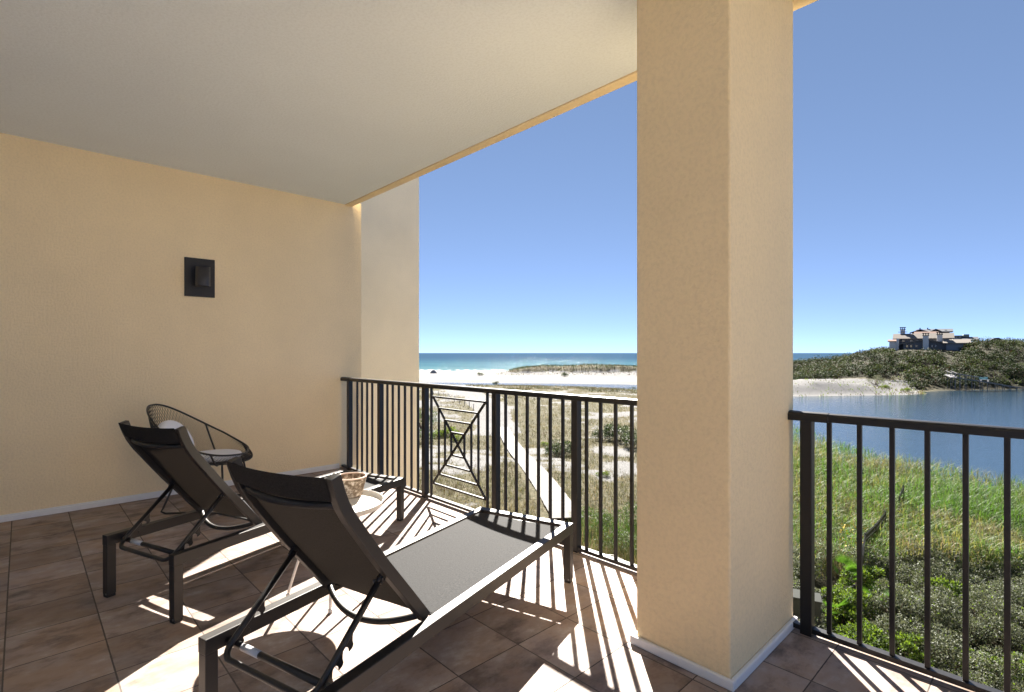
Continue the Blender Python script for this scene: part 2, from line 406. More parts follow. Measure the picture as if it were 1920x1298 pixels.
# ------------------------------------------------------------------ sun loungers
def lounger(label, O, th, lean=0.0):
    t = thing('sun_lounger', label, 'sun lounger', (O[0], O[1], 0), R(th), 'reclining sun loungers on the balcony')
    Wd, Ln, Z = .3325, 1.82, .345
    b = MB()
    for s in (-1, 1): b.box(s*Wd if s < 0 else Wd-.046, -Wd+.046 if s < 0 else Wd, .0, Ln, Z-.056, Z)
    b.box(-Wd+.0465, Wd-.0465, Ln-.056, Ln-.001, Z-.0555, Z-.0008)
    b.build('frame', M_frame, t, .003)
    for s in (-1, 1):
        for y0 in (.0015, Ln-.048):
            x0 = -Wd+.0012 if s < 0 else Wd-.0452
            lg = MB().box(x0, x0+.044, y0, y0+.0465, .016, Z-.0562).build('leg', M_frame, t, .003)
            pd = MB(); pd.box(x0+.002, x0+.042, y0+.002, y0+.0445, 0, .0158); pd.build('foot_cap', M_plast, lg, .002)
            sc = MB(); sc.tube([(x0+.034, y0+.003, .020), (x0+.034, y0-.001, .020)], .006, 10); sc.build('bolt', M_steel, lg)
    # seat sling
    b = MB(); nx, ny = 10, 24; xs = np.linspace(-.281, .281, nx+1); ys = np.linspace(.565, Ln-.083, ny+1); v = []; f = []
    for y in ys:
        for x in xs:
            sag = .006*(1-(x/.281)**2)*min(1, (Ln-.083-y)/.2)
            v.append((x, y, Z-.010-sag))
    for j in range(ny):
        for i in range(nx): f.append((j*(nx+1)+i, j*(nx+1)+i+1, (j+1)*(nx+1)+i+1, (j+1)*(nx+1)+i))
    b.add(v, f, True); b.build('seat_sling', M_sling, t)
    for yy in (Ln-.0895, .572): MB().tube([(-.284, yy, Z-.016), (.284, yy, Z-.016)], .0065, 8).build('sling_rod', M_black, t)
    # backrest
    path = [(.072, .972), (.080, .948), (.093, .912), (.111, .872), (.140, .825), (.178, .775), (.235, .700), (.300, .617), (.420, .474), (.532, .338)]
    path = [(y+lean*(z-.338)/.634, z) for y, z in path]
    for s in (-1, 1):
        b = MB(); b.sweep([(s*.263, y, z) for y, z in path], .034, .042, (1, 0, 0)); b.build('backrest_frame', M_frame, t, .003)
    b = MB(); v = []; f = []; pth = [(.062+lean, .962)] + path[1:-1] + [(.505, .372)]
    P = [Vector((0, y, z)) for y, z in pth]
    seg = [0]
    for i in range(1, len(P)): seg.append(seg[-1] + (P[i]-P[i-1]).length)
    m2 = 26; nx = 12; rows = []
    for j in range(m2+1):
        q = seg[-1]*j/m2; i = max(k for k in range(len(seg)-1) if seg[k] <= q+1e-9)
        a = (q-seg[i])/(seg[i+1]-seg[i]); pt = P[i].lerp(P[i+1], a); tn = (P[i+1]-P[i]).normalized(); nb = Vector((0, -tn.z, tn.y)); nb = nb if nb.y < 0 else -nb
        rows.append((pt, nb, q/seg[-1]))
    for pt, nb, q in rows:
        for i in range(nx+1):
            x = -.252 + .504*i/nx; e = 1-(x/.252)**2
            sag = .020*e*(1-.4*q)
            zz = -.012*e if q < .02 else 0
            v.append((x, pt.y+nb.y*(sag-.004), pt.z+nb.z*(sag-.004)+zz))
    for j in range(m2):
        for i in range(nx): f.append((j*(nx+1)+i, j*(nx+1)+i+1, (j+1)*(nx+1)+i+1, (j+1)*(nx+1)+i))
    b.add(v, f, True); b.build('backrest_sling', M_slingb, t)
    # folded headrest flap behind the top of the sling
    b = MB(); v = []; f = []
    for j in range(6):
        q = j/5; y = .060+lean+.035*q; z = .972-.082*q
        for i in range(nx+1):
            x = -.255 + .51*i/nx; e = 1-(x/.255)**2
            v.append((x, y-.016-.020*e*(.4+q*.6)+.004*math.sin(9*x+2*q), z-.010*e))
    for j in range(5):
        for i in range(nx): f.append((j*(nx+1)+i, j*(nx+1)+i+1, (j+1)*(nx+1)+i+1, (j+1)*(nx+1)+i))
    b.add(v, f, True); b.build('head_flap', M_slingb, t)
    b = MB(); b.sweep([(x, .107+lean*.84-.038*(1-(x/.25)**2), .872-.012*(1-(x/.25)**2)) for x in np.linspace(-.25, .25, 15)], .006, .026, (0, .95, -.3), smooth=True)
    b.build('back_rod', M_frame, t)
    b = MB(); b.tube([(x, .520-.075*(1-(x/.262)**2), .352-.050*(1-(x/.262)**2)) for x in np.linspace(-.262, .262, 21)], .0125, 10); b.build('curved_brace', M_frame, t)
    # prop: U shaped tube with hooked plates
    top = Vector((0, .325, .562)); bot = Vector((0, .030, .288)); u = (top-bot).normalized()
    pth = [Vector((-.236, *top.yz))]
    for k in range(7):
        a = k/6*math.pi/2; r_ = .05
        c = bot + u*r_
        pth.append(Vector((-.236+r_*(1-math.cos(a)), *(c-u*r_*math.sin(a)).yz)))
    pth += [Vector((-q.x, q.y, q.z)) for q in reversed(pth)]
    b = MB(); b.tube(pth, .0115, 10); b.build('prop', M_black, t)
    nn = Vector((0, u.z, -u.y))
    for s in (-1, 1):
        out = [(.03, 0), (.03, .012)]
        for k in range(3):
            s0 = .045+k*.058
            out += [(s0+.004, .012), (s0+.010, .020), (s0+.010, .034), (s0+.004, .042), (s0+.018, .046), (s0+.028, .042), (s0+.034, .030), (s0+.044, .020), (s0+.052, .014)]
        out += [(.24, .006), (.24, 0)]
        b = MB(); b.prism(out, Vector((s*.236, *bot.yz)), u, nn, .005); b.build('hook_plate', M_black, t)
        b = MB(); b.prism([(-.02, -.014), (.016, -.014), (.016, .016), (-.02, .016)], Vector((s*.240, *top.yz)), u, nn, .012)
        b.tube([(s*.230-.004, .322, .560), (s*.255, .322, .560)], .009, 10)
        hb = b.build('prop_joint', M_black, t, .002)
        b = MB(); b.tube([(s*.232, .312, .552), (s*.232-.012*1, .306, .548)], .008, 10); b.build('bolt', M_steel, hb)
    b = MB(); b.tube([(-Wd+.03, .085, .306), (Wd-.03, .085, .306)], .0125, 12); cb = b.build('cross_bar', M_black, t)
    b = MB(); b.tube([(-.20, .085, .306), (-.10, .085, .306)], .0130, 12); b.build('sticker', M_tagw, cb)
    return t
L1t = lounger('near reclining lounger with dark sling back and its foot by the pillar', (-1.793, .55), 16.3, .016)
L2t = lounger('far reclining lounger with dark sling back, closer to the cream wall', (-3.351, .439), 19.9)

# ------------------------------------------------------------------ side table and pot
TC = (-2.83, 1.29); TZ = .515
t = thing('side_table', 'round white tray table with thin rod legs between the loungers', 'table', (*TC, 0))
b = MB(); b.lathe([(0, TZ-.032), (.255, TZ-.032), (.268, TZ-.028), (.275, TZ-.004), (.276, TZ), (.272, TZ+.001), (.270, TZ-.002), (.263, TZ-.022), (.255, TZ-.025), (0, TZ-.025)], 72)
b.build('tray', M_white, t)
for k in range(4):
    a = R(-29+90*k); c, s = math.cos(a), math.sin(a)
    b = MB(); b.tube([(.10*c, .10*s, TZ-.033), (.112*c, .112*s, TZ-.06), (.235*c, .235*s, .05), (.243*c, .243*s, .012)], .008, 10)
    lg = b.build('leg', M_white, t)
    b = MB(); b.tube([(.243*c, .243*s, .0), (.243*c, .243*s, .022)], .011, 10); b.build('foot', M_white, lg)
b = MB(); b.tube([(.112*math.cos(q), .112*math.sin(q), TZ-.06) for q in np.linspace(0, 2*math.pi, 33)[:-1]], .006, 8, True); b.build('leg_ring', M_white, t)
pt = thing('clay_pot', 'mottled brown and cream clay pot standing on the white tray table', 'pot', (-2.955, 1.452, TZ-.025))
b = MB(); b.lathe([(0, .001), (.062, .001), (.066, .006), (.093, .108), (.0945, .116)], 56); b.lathe([(.086, .116), (.082, .10), (.058, .012), (0, .012)], 56); b.build('body', M_pot, pt)
b = MB(); b.lathe([(.0945, .1161), (.0955, .120), (.093, .1235), (.088, .1235), (.086, .1161)], 56); b.build('rim', M_potrim, pt)

# ------------------------------------------------------------------ mesh bucket chair
CH = (-5.235, 1.23); CHR = R(-40)        # local +y is the front
ch = thing('mesh_chair', 'black wire mesh bucket chair by the cream wall behind the loungers', 'chair', (*CH, 0), CHR)
def rim(a):        # a = 0 front, pi back
    c, s = math.cos(a), math.sin(a)
    bk = (1-c)/2
    z = .455 + .03*abs(s) + .44*(bk**2.0)
    return Vector((.365*s*(1-.10*bk), (.30*c if c > 0 else .40*c) - .10*bk, z))
def seat(a): return Vector((.235*math.sin(a), .235*math.cos(a)+.03, .405))
def shell(a, q):
    A, B = seat(a), rim(a); p_ = A.lerp(B, q)
    o = Vector((A.x, A.y-.03, 0)).normalized(); p_ += o*.055*math.sin(math.pi*q)*(1); p_.z -= .035*math.sin(math.pi*q)
    return p_
b = MB(); na, nq = 92, 18; v = []; f = []
for j in range(nq+1):
    for i in range(na):
        a = 2*math.pi*(i+(.5 if j % 2 else 0))/na; v.append(shell(a, j/nq))
for j in range(0, nq-1):
    for i in range(na):
        if j % 2 == 0: f.append((j*na+i, (j+1)*na+i, (j+2)*na+i, (j+1)*na+(i-1) % na))
        else: f.append((j*na+i, (j+1)*na+(i+1) % na, (j+2)*na+i, (j+1)*na+i))
b.add(v, f); ms = b.build('mesh_shell', M_black, ch)
wf = ms.modifiers.new('wire', 'WIREFRAME'); wf.thickness = .0042; wf.use_even_offset = False; wf.use_boundary = True
b = MB(); nd = 26; v = []; f = []
for j in range(nd+1):
    for i in range(nd+1):
        x = (i/nd-.5)*.47; y = (j/nd-.5)*.47
        v.append((x*1, y+.03, .404))
ins = lambda i, j: ((i+.5)/nd-.5)**2 + ((j+.5)/nd-.5)**2 < .25
for j in range(nd):
    for i in range(nd):
        if ins(i, j): f.append((j*(nd+1)+i, j*(nd+1)+i+1, (j+1)*(nd+1)+i+1, (j+1)*(nd+1)+i))
b.add(v, f); sm_ = b.build('seat_mesh', M_black, ch); wf = sm_.modifiers.new('wire', 'WIREFRAME'); wf.thickness = .006
b = MB(); b.tube([rim(2*math.pi*k/90) for k in range(90)], .0082, 10, True); b.build('rim_tube', M_black, ch)
b = MB(); b.tube([seat(2*math.pi*k/60) for k in range(60)], .008, 8, True); b.build('seat_ring', M_black, ch)
for a in (55, 110, 250, 305):
    b = MB(); b.tube([shell(R(a), q) + Vector((0, 0, -.004)) for q in np.linspace(0, 1, 9)], .008, 8); b.build('rib', M_black, ch)
for s in (-1, 1):
    pth = [(s*.14, .17, .400), (s*.20, .20, .36), (s*.25, .235, .05), (s*.255, .235, .022), (s*.262, .20, .010), (s*.285, -.22, .010), (s*.275, -.26, .022), (s*.265, -.25, .05), (s*.19, -.15, .36), (s*.14, -.12, .400)]
    b = MB(); b.tube(pth, .0085, 8); b.build('sled_leg', M_black, ch)
def cush(name, label, r_, h_, M):
    b = MB(); prof = [(0, 0)] + [(r_-h_*.45+h_*.45*math.sin(q), h_/2-h_/2*math.cos(q)) for q in np.linspace(0, math.pi, 12)] + [(r_*.5, h_*1.04), (0, h_*1.06)]
    b.lathe(prof, 56); o = b.build(name, M_cush); o.matrix_world = M; tag(o, label, 'cushion'); return o
Mc = Matrix.Translation((*CH, 0)) @ Matrix.Rotation(CHR, 4, 'Z')
cush('seat_cushion', 'flat round white cushion lying on the mesh chair seat', .225, .045, Mc @ Matrix.Translation((0, .03, .413)))
cush('back_cushion', 'round white pillow leaning upright against the mesh chair back', .20, .10, Mc @ Matrix.Translation((0, -.30, .575)) @ Matrix.Rotation(R(-62), 4, 'X') @ Matrix.Translation((0, 0, -.05)))

# ================================================================== OUTDOOR TERRAIN
LZ, SZ = -7.5, -8.0                      # lagoon and sea level
lake_pd = [(2500, 14), (2200, 19), (1920, 26.5), (1800, 29.5), (1720, 32), (1640, 35), (1560, 40), (1495, 46), (1400, 58), (1300, 80), (1193, 125), (1100, 133),
           (1010, 138), (930, 142), (830, 144), (760, 145), (760, 152), (830, 155), (930, 152), (1050, 150), (1193, 144), (1300, 128), (1400, 112), (1490, 105.5), (1600, 107.5),
           (1690, 109), (1735, 113), (1722, 118), (1800, 123), (1860, 125), (1920, 127), (2100, 130), (2500, 120)]
LAKE = np.array([az(px, d) for px, d in lake_pd])
def sdf(x, y):     # >0 on land
    dm = np.full(x.shape, 1e9); ins = np.zeros(x.shape, bool); n = len(LAKE)
    for i in range(n):
        a, b = LAKE[i], LAKE[(i+1) % n]; ex, ey = b-a; wx, wy = x-a[0], y-a[1]
        t = np.clip((wx*ex+wy*ey)/(ex*ex+ey*ey), 0, 1); dm = np.minimum(dm, (wx-ex*t)**2+(wy-ey*t)**2)
        c = ((a[1] <= y) != (b[1] <= y)); q = (ex*(y-a[1]) - ey*(x-a[0]))
        ins ^= c & np.where(b[1] > a[1], q < 0, q > 0) if False else c & ((x < (b[0]-a[0])*(y-a[1])/np.where(abs(b[1]-a[1]) < 1e-9, 1e-9, b[1]-a[1])+a[0]))
    return np.where(ins, -1, 1)*np.sqrt(dm)
HPX = np.array([1380, 1460, 1500, 1560, 1600, 1640, 1700, 1740, 1800, 1860, 1920, 2050, 2300, 2600])
HHZ = np.array([-6.8, -6.2, -5.4, -3.2, -1.0, 1.0, 2.4, 2.5, 2.8, 4.6, 3.8, 3.8, 3.0, 2.0])
def height(x, y):
    d = x*FW[0]+y*FW[1]; l = x*RT[0]+y*RT[1]; px = CXP+FPX*l/np.maximum(d, .5)
    land = -6.75 + .55*sstep(60, 15, d) + .5*fbm(x, y, 9, 4) - .25 + .9*(fbm(x+50, y, 26, 3)-.5)*sstep(20, 50, d)
    land = land + .7*sstep(45, 25, d)*sstep(1250, 1000, px)
    beach = -7.15 + .22*fbm(x, y, 14, 4)
    z = land + (beach-land)*sstep(118, 140, d)
    # dune ridge before the sea
    run = sstep(905, 985, px)*sstep(1620, 1480, px)
    cr = 196 + 7*np.sin(l/19.)+14*(fbm(x, y, 40, 2)-.5)
    cr2 = cr + 16*(fbm(x, y, 15, 3)-.5) + 5*(fbm(x+11, y, 5, 2)-.5)
    prof = (.35*sstep(cr2-24, cr2-6, d)+.65*sstep(cr2-7, cr2-2.5, d))*sstep(cr+30, cr+6, d)
    er = fbm(x, y, 13, 5)
    z = z + run*prof*(1.9+2.1*fbm(x+9, y+70, 22, 3)+1.6*(er-.5))*(.75+.25*sstep(960, 1090, px))
    # sand spit dunes left of the hill
    sp = sstep(1330, 1470, px)*sstep(1740, 1600, px)*sstep(105, 114, d)*sstep(142, 125, d)
    z = z + sp*(1.1+1.9*(fbm(x, y, 11, 4)-.5))*sstep(1720, 1560, px)*1.15
    # hill
    hz = np.interp(px, HPX, HHZ)
    rise = sstep(121, 176, d)**.8*sstep(330, 250, d)
    hill = np.where(px > 1380, (hz+7.2)*rise*sstep(1380, 1470, px), 0)
    z = z + hill
    z = z + (-8.9-z)*sstep(238, 285, d)*sstep(.3, .0, np.clip(hill/6, 0, 1))
    s = sdf(x, y)
    z = np.where(s > 0, LZ+.03 + (z-LZ-.03)*sstep(0, 9, s), LZ + .03 - 1.4*sstep(0, 6, -s))
    return z
bear = np.concatenate([np.linspace(-76, -14, 50), np.linspace(-13.8, 46, 470), np.linspace(46.6, 84, 50)])
rad = np.concatenate([[3.0, 5.0], np.exp(np.linspace(np.log(7), np.log(330), 330)), [420, 700]])
TB, TD = np.meshgrid(np.radians(bear), rad)
TX = TD*(np.cos(TB)*FW[0]+np.sin(TB)*RT[0]); TY = TD*(np.cos(TB)*FW[1]+np.sin(TB)*RT[1])
TZ_ = height(TX, TY)
nb_, nr_ = len(bear), len(rad)
idx = np.arange(nb_*nr_).reshape(nr_, nb_)
faces = np.stack([idx[:-1, :-1].ravel(), idx[:-1, 1:].ravel(), idx[1:, 1:].ravel(), idx[1:, :-1].ravel()], 1)
def cover(x, y):     # how much of the ground plants cover
    d = x*FW[0]+y*FW[1]; l = x*RT[0]+y*RT[1]; px = CXP+FPX*l/np.maximum(d, .5)
    n = fbm(x, y, 5, 4); n2 = fbm(x+31, y+7, 1.6, 3); n3 = fbm(x-40, y+90, 20, 2)
    c = .62*n+.25*n2+.35*(n3-.5)
    c = c + .16*sstep(60, 26, d) - .07*sstep(1100, 1140, px)*sstep(20, 24, d)*sstep(46, 36, d) + .13*sstep(36, 48, d)*sstep(118, 100, d)
    c = c + .25*sstep(100, 122, d)*sstep(860, 960, px)*sstep(143, 136, d)
    c = c - .8*sstep(138, 146, d)*sstep(1430, 1380, px)
    # path of bare sand beyond the boardwalk
    pl_ = -.068*d + 4*np.sin(d/26.)-1.0 + 2.2*sstep(55, 80, d)
    c = c - .5*sstep(50, 58, d)*sstep(120, 100, d)*sstep(3.2, 1.2, np.abs(l-pl_))
    c = c + .9*sstep(1420, 1480, px)*sstep(134, 140, d) - .8*sstep(1330, 1450, px)*sstep(1735, 1700, px)*sstep(134, 128, d)*sstep(100, 106, d) + .9*sstep(1735, 1765, px)*sstep(100, 112, d)
    c = c + .5*sstep(1400, 1480, px)*sstep(60, 50, d)
    g = sstep(.40, .56, c)
    # crest of the dune ridge carries a dark mat of plants
    h = height(x, y)
    cr = sstep(150, 165, d)*sstep(250, 235, d)*sstep(900, 960, px)*sstep(1440, 1400, px)
    g = np.maximum(g, cr*sstep(-6.1, -5.4, h+.9*(fbm(x, y, 5, 3)-.5)))
    return np.clip(g, 0, 1)
tm = np_mesh('ground', np.stack([TX.ravel(), TY.ravel(), TZ_.ravel()], 1), faces, [], None, True)
at_ = tm.attributes.new('plants', 'FLOAT', 'POINT'); at_.data.foreach_set('value', cover(TX, TY).ravel().astype(np.float32))
TL = TX*RT[0]+TY*RT[1]; TDp = np.maximum(TX*FW[0]+TY*FW[1], .5); TPX = CXP+FPX*TL/TDp
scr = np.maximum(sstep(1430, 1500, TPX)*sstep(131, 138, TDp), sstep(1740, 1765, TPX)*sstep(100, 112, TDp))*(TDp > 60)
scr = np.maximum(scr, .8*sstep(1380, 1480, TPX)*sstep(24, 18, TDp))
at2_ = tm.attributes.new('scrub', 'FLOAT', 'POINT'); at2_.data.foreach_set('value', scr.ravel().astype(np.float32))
def ground_mat():
    m, nt, out = mat('white sand and dune plants')
    a = N(nt, 'Attribute', attribute_name='plants'); v = coords(nt)
    n1 = noise(nt, v, 3.5, 7, .68); n2 = noise(nt, v, .35, 4); n3 = noise(nt, v, 11, 5, .7)
    sand = mixc(nt, n2, (.120, .118, .116), (.175, .172, .170))
    sand = mixc(nt, math_n(nt, 'MULTIPLY', ramp(nt, n3, [(.58, (0, 0, 0)), (.70, (1, 1, 1))]), .45), sand, (.15, .125, .095))
    veg = ramp(nt, n1, [(.30, (.034, .034, .018)), (.45, (.070, .064, .035)), (.58, (.105, .090, .056)), (.72, (.15, .132, .096))])
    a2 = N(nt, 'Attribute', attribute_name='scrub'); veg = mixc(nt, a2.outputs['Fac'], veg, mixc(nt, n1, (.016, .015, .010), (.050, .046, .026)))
    f = math_n(nt, 'ADD', a.outputs['Fac'], math_n(nt, 'MULTIPLY', math_n(nt, 'SUBTRACT', n1, .5), 1.5))
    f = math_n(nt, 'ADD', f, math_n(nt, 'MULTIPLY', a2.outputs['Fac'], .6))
    f = ramp(nt, f, [(.35, (0, 0, 0)), (.62, (1, 1, 1))])
    c = mixc(nt, f, sand, veg)
    h = math_n(nt, 'ADD', n1, math_n(nt, 'MULTIPLY', n3, .4))
    princ(nt, out, c, .95, 0, .1, bump(nt, h, .6, .25)); return m
tm.materials.append(ground_mat()); struct(link('ground', tm))

# ------------------------------------------------------------------ water
def water_mat(name, deep, shallow, sc, bs, rough, d0=None, d1=None, brown=None):
    m, nt, out = mat(name)
    c = N(nt, 'TexCoord')
    mp = N(nt, 'Mapping'); mp.inputs['Rotation'].default_value = (0, 0, -YAW); mp.inputs['Scale'].default_value = sc; L(nt, c.outputs['Object'], mp.inputs[0])
    n1 = noise(nt, mp.outputs[0], 1.0, 6, .62)
    col = deep
    if d0 is not None:
        mp2 = N(nt, 'Mapping'); mp2.inputs['Rotation'].default_value = (0, 0, -YAW); L(nt, c.outputs['Object'], mp2.inputs[0])
        sp_ = N(nt, 'SeparateXYZ'); L(nt, mp2.outputs[0], sp_.inputs[0])
        mp3 = N(nt, 'Mapping'); mp3.inputs['Rotation'].default_value = (0, 0, -YAW); mp3.inputs['Scale'].default_value = (.004, .02, 1); L(nt, c.outputs['Object'], mp3.inputs[0])
        wob = noise(nt, mp3.outputs[0], 1, 4, .6)
        dd = math_n(nt, 'MULTIPLY', sp_.outputs[1], math_n(nt, 'ADD', .55, math_n(nt, 'MULTIPLY', wob, .9)))
        t = N(nt, 'MapRange'); t.inputs[1].default_value = d0; t.inputs[2].default_value = d1; L(nt, dd, t.inputs[0])
        col = ramp(nt, t.outputs[0], [(0, (.075, .135, .15)), (.12, shallow), (.45, tuple((a+b)/2 for a, b in zip(deep, shallow))), (1, deep)])
    nb = bump(nt, n1, 1.0, bs)
    p = princ(nt, out, col, rough, 0, .5 if d0 is None else .0, nb); p.inputs['IOR'].default_value = 1.33
    if d0 is not None:
        g = N(nt, 'BsdfGlossy'); g.inputs['Roughness'].default_value = rough; L(nt, nb, g.inputs['Normal'])
        mx = N(nt, 'MixShader'); mx.inputs[0].default_value = .022; L(nt, p.outputs[0], mx.inputs[1]); L(nt, g.outputs[0], mx.inputs[2]); L(nt, mx.outputs[0], out.inputs[0])
    return m
M_sea = water_mat('sea water', (.026, .054, .092), (.044, .100, .128), (.22, 1.1, 1), .55, .07, 262, 900)
M_lake = water_mat('lagoon water', (.020, .040, .062), None, (.45, 1.7, 1), .055, .05)
v = [(*dl(d, l), SZ) for d, l in ((246, -400), (246, 130), (330, 300), (330, 900), (45000, 60000), (45000, -60000))]
b = MB(); b.add(v, [tuple(range(6))]); struct(b.build('sea', M_sea))
b = MB(); b.add([(x, y, LZ) for x, y in LAKE], [tuple(range(len(LAKE)))]); lk = b.build('lagoon_water', M_lake); struct(lk)
M_foam = plain('surf foam', (.26, .27, .28), .8, .2, .05, 2, .5)
sv, sf = [], []
for row, (d0, amp, wd, la, lb) in enumerate(((263, 1.6, 2.2, -70, 30), (270, 2.2, 1.6, -62, -12), (279, 2.5, 1.3, -80, 5), (258, 1.0, 1.2, -80, 40))):
    n = 90
    for i in range(n+1):
        l = la+(lb-la)*i/n; e = amp*math.sin(l*.23+row*2)+amp*.6*math.sin(l*.61+row)
        wv = wd*max(0, math.sin(l*.31+row*1.7)*.5+.5+.4*math.sin(l*1.3+row))*(1-abs(2*i/n-1)**4)
        sv += [(*dl(d0+e, l), SZ+.05), (*dl(d0+e+wv*.5, l), SZ+.05+.45*min(1, wv/2)), (*dl(d0+e+wv+.02, l), SZ+.05)]
        if i < n:
            k = len(sv)-3
            sf += [(k, k+3, k+4, k+1), (k+1, k+4, k+5, k+2)]
b = MB(); b.add(sv, sf, True); o = b.build('surf', M_foam); o['kind'] = 'stuff'; o['label'] = 'white surf breaking along the beach'

# ================================================================== PLANTS
def unit(a): return a/np.maximum(np.linalg.norm(a, axis=1, keepdims=True), 1e-9)
def leaf_quads(C, D, Nn, ln, wd):       # diamond leaves: base C, direction D, normal N
    S = unit(np.cross(D, Nn)); ln = np.broadcast_to(ln, (len(C),))[:, None]; wd = np.broadcast_to(wd, (len(C),))[:, None]
    v = np.stack([C, C+D*ln*.45+S*wd*.5-Nn*wd*.12, C+D*ln, C+D*ln*.45-S*wd*.5-Nn*wd*.12], 1).reshape(-1, 3)
    return v, np.arange(len(C)*4).reshape(-1, 4)
def rand_dir(n): return unit(rng.normal(size=(n, 3)))
def shrub_mesh(name, mats, weights, n=2200, rad=.7, hgt=1.1, leaf=.05, clumps=16, asp=.5, flat=.6):
    cc = rand_dir(clumps); cc[:, 2] = np.abs(cc[:, 2]); r = rng.uniform(.45, .8, clumps)
    cc = cc*r[:, None]*np.array([rad, rad, hgt*.62]) + np.array([0, 0, hgt*.22]); cr = rng.uniform(.20, .36, clumps)*rad
    k = rng.integers(0, clumps, n); dr = rand_dir(n); dr[:, 2] = np.where(rng.random(n) < .7, np.abs(dr[:, 2]), dr[:, 2])
    C = cc[k]+dr*(cr[k]*rng.uniform(.55, 1.08, n)**.6)[:, None]*np.array([1, 1, .9])
    ok = C[:, 2] > .02; C, dr = C[ok], dr[ok]; n = len(C)
    D = unit(dr*.55+rand_dir(n)*.75+np.array([0, 0, .25])); Nn = unit(np.array([0, 0, flat])+dr*.5+rand_dir(n)*.6)
    v, f = leaf_quads(C, D, Nn, rng.uniform(.7, 1.25, n)*leaf, rng.uniform(.7, 1.2, n)*leaf*asp)
    mi = rng.choice(len(mats), n, p=weights)
    # woody stems joined to the leaves
    sv, sfc = [], []
    for c in cc:
        mb = MB(); mid = c*.5+np.array([.05*rng.normal(), .05*rng.normal(), 0]); mb.tube([(c[0]*.08, c[1]*.08, -.08), tuple(mid), tuple(c)], [.016, .010, .004], 4)
        q = [ff for ff in mb.f if len(ff) == 4]; sfc += [tuple(a+len(sv) for a in ff) for ff in q]; sv += mb.v
    F = np.concatenate([f, np.array(sfc)+len(v)]); V = np.concatenate([v, np.array(sv)])
    return np_mesh(name, V, F, list(mats)+[M_bark], np.concatenate([mi, np.full(len(sfc), len(mats))]))
M_bark = plain('bark', (.12, .085, .06), .9, .2, .3, 20, .4)
G_grey = leafmat('grey green leaf', (0.092, 0.104, 0.070), .28, .6, .2)
G_dark = leafmat('dark green leaf', (0.0259, 0.0407, 0.0163), .30, .35)
G_mid = leafmat('mid green leaf', (0.0453, 0.0844, 0.0176), .40, .4)
G_lime = leafmat('yellow green leaf', (0.0944, 0.1465, 0.0155), .50, .4)
G_red = leafmat('reddish leaf', (0.1036, 0.0444, 0.0259), .35, .5)
G_tan = leafmat('dry tan blade', (0.1480, 0.1221, 0.0703), .35, .7, .15)
G_olive = leafmat('olive blade', (0.0777, 0.0777, 0.0296), .40, .6, .3)
G_brown = leafmat('brown blade', (0.0703, 0.0503, 0.0296), .3, .8, .2)
G_fresh = leafmat('fresh green blade', (0.0528, 0.1199, 0.0141), .45, .5, .3)
G_reed = leafmat('reed leaf', (0.0664, 0.1154, 0.0253), .45, .5, .3)
G_reedy = leafmat('yellow reed leaf', (0.1295, 0.1295, 0.0407), .45, .5, .25)
G_flower = plain('yellow flower', (0.4588, 0.2960, 0.0222), .7, .2)
def gz(x, y): return float(height(np.array([float(x)]), np.array([float(y)]))[0])
protos = {
 'grey': [shrub_mesh('thicket_bush', [G_grey, G_dark, G_lime], [.80, .15, .05], 3600, .9, 1.25, .060, 22) for _ in range(4)],
 'lime': [shrub_mesh('bright_bush', [G_lime, G_mid, G_dark], [.62, .28, .10], 2400, .8, 1.2, .085, 14) for _ in range(2)],
 'mid': [shrub_mesh('green_bush', [G_mid, G_dark, G_olive], [.6, .3, .1], 2600, .9, 1.2, .07, 16, .3) for _ in range(2)],
 'dark': [shrub_mesh('dark_bush', [G_dark, G_grey, G_mid], [.55, .3, .15], 2000, 1.0, 1.1, .09, 16) for _ in range(2)],
 'yellow': [shrub_mesh('yellow_bush', [G_lime, G_olive], [.6, .4], 1500, 1.0, .7, .10, 14) for _ in range(1)],
 'silver': [shrub_mesh('silver_bush', [G_grey, G_tan], [.85, .15], 3000, 1.0, 1.15, .06, 18, .3) for _ in range(1)],
}
def bush(kind, name, label, x, y, s=1.0, group=None, sz=1.0, dz=-.08):
    o = link(name, protos[kind][rng.integers(len(protos[kind]))])
    o.location = (x, y, gz(x, y)+dz); o.rotation_euler = (0, 0, rng.uniform(0, 6.28)); o.scale = (s, s, s*sz)
    return tag(o, label, 'bush', group)
# thicket of shrubs below the right railing
placed = []
for d in np.arange(9.3, 18.2, .93):
    for l in np.arange(.27*d, 1.35*d, .98):
        dd, ll = d+rng.uniform(-.3, .3), l+rng.uniform(-.35, .35); px = CXP+FPX*ll/dd
        x, y = dl(dd, ll)
        if y < 4.3 or px > 2330: continue
        lime = (1540 < px < 1640 and 11.8 < dd < 15.8 and rng.random() < .8) or (px > 1760 and dd < 12.2 and rng.random() < .7) or (1640 < px < 1720 and dd < 11.5 and rng.random() < .4) or rng.random() < .07
        if 1500 < px < 1600 and dd > 15: continue
        placed.append((x, y, 'lime' if lime else 'grey'))
for x, y, k in placed:
    if k == 'grey': bush('grey', 'thicket_bush', 'grey green small leaved bush in the dense thicket below the right railing', x, y, rng.uniform(.85, 1.12), 'bushes of the thicket below the railing', rng.uniform(.82, 1.12))
    else: bush('lime', 'bright_bush', 'bright yellow green bush growing up through the grey thicket', x, y, rng.uniform(.7, 1.0), 'yellow green bushes in the thicket', 1.05)
def at2(kind, name, label, px, d, s=1.0, group=None, sz=1.0):
    x, y = az(px, d); return bush(kind, name, label, x, y, s, group, sz)
at2('silver', 'silver_bush', 'rounded silvery bush at the far right edge of the thicket', 1855, 17.6, 1.25)
at2('silver', 'silver_bush', 'silvery bush beside the thick post right of the pillar', 1530, 18.2, 1.15)
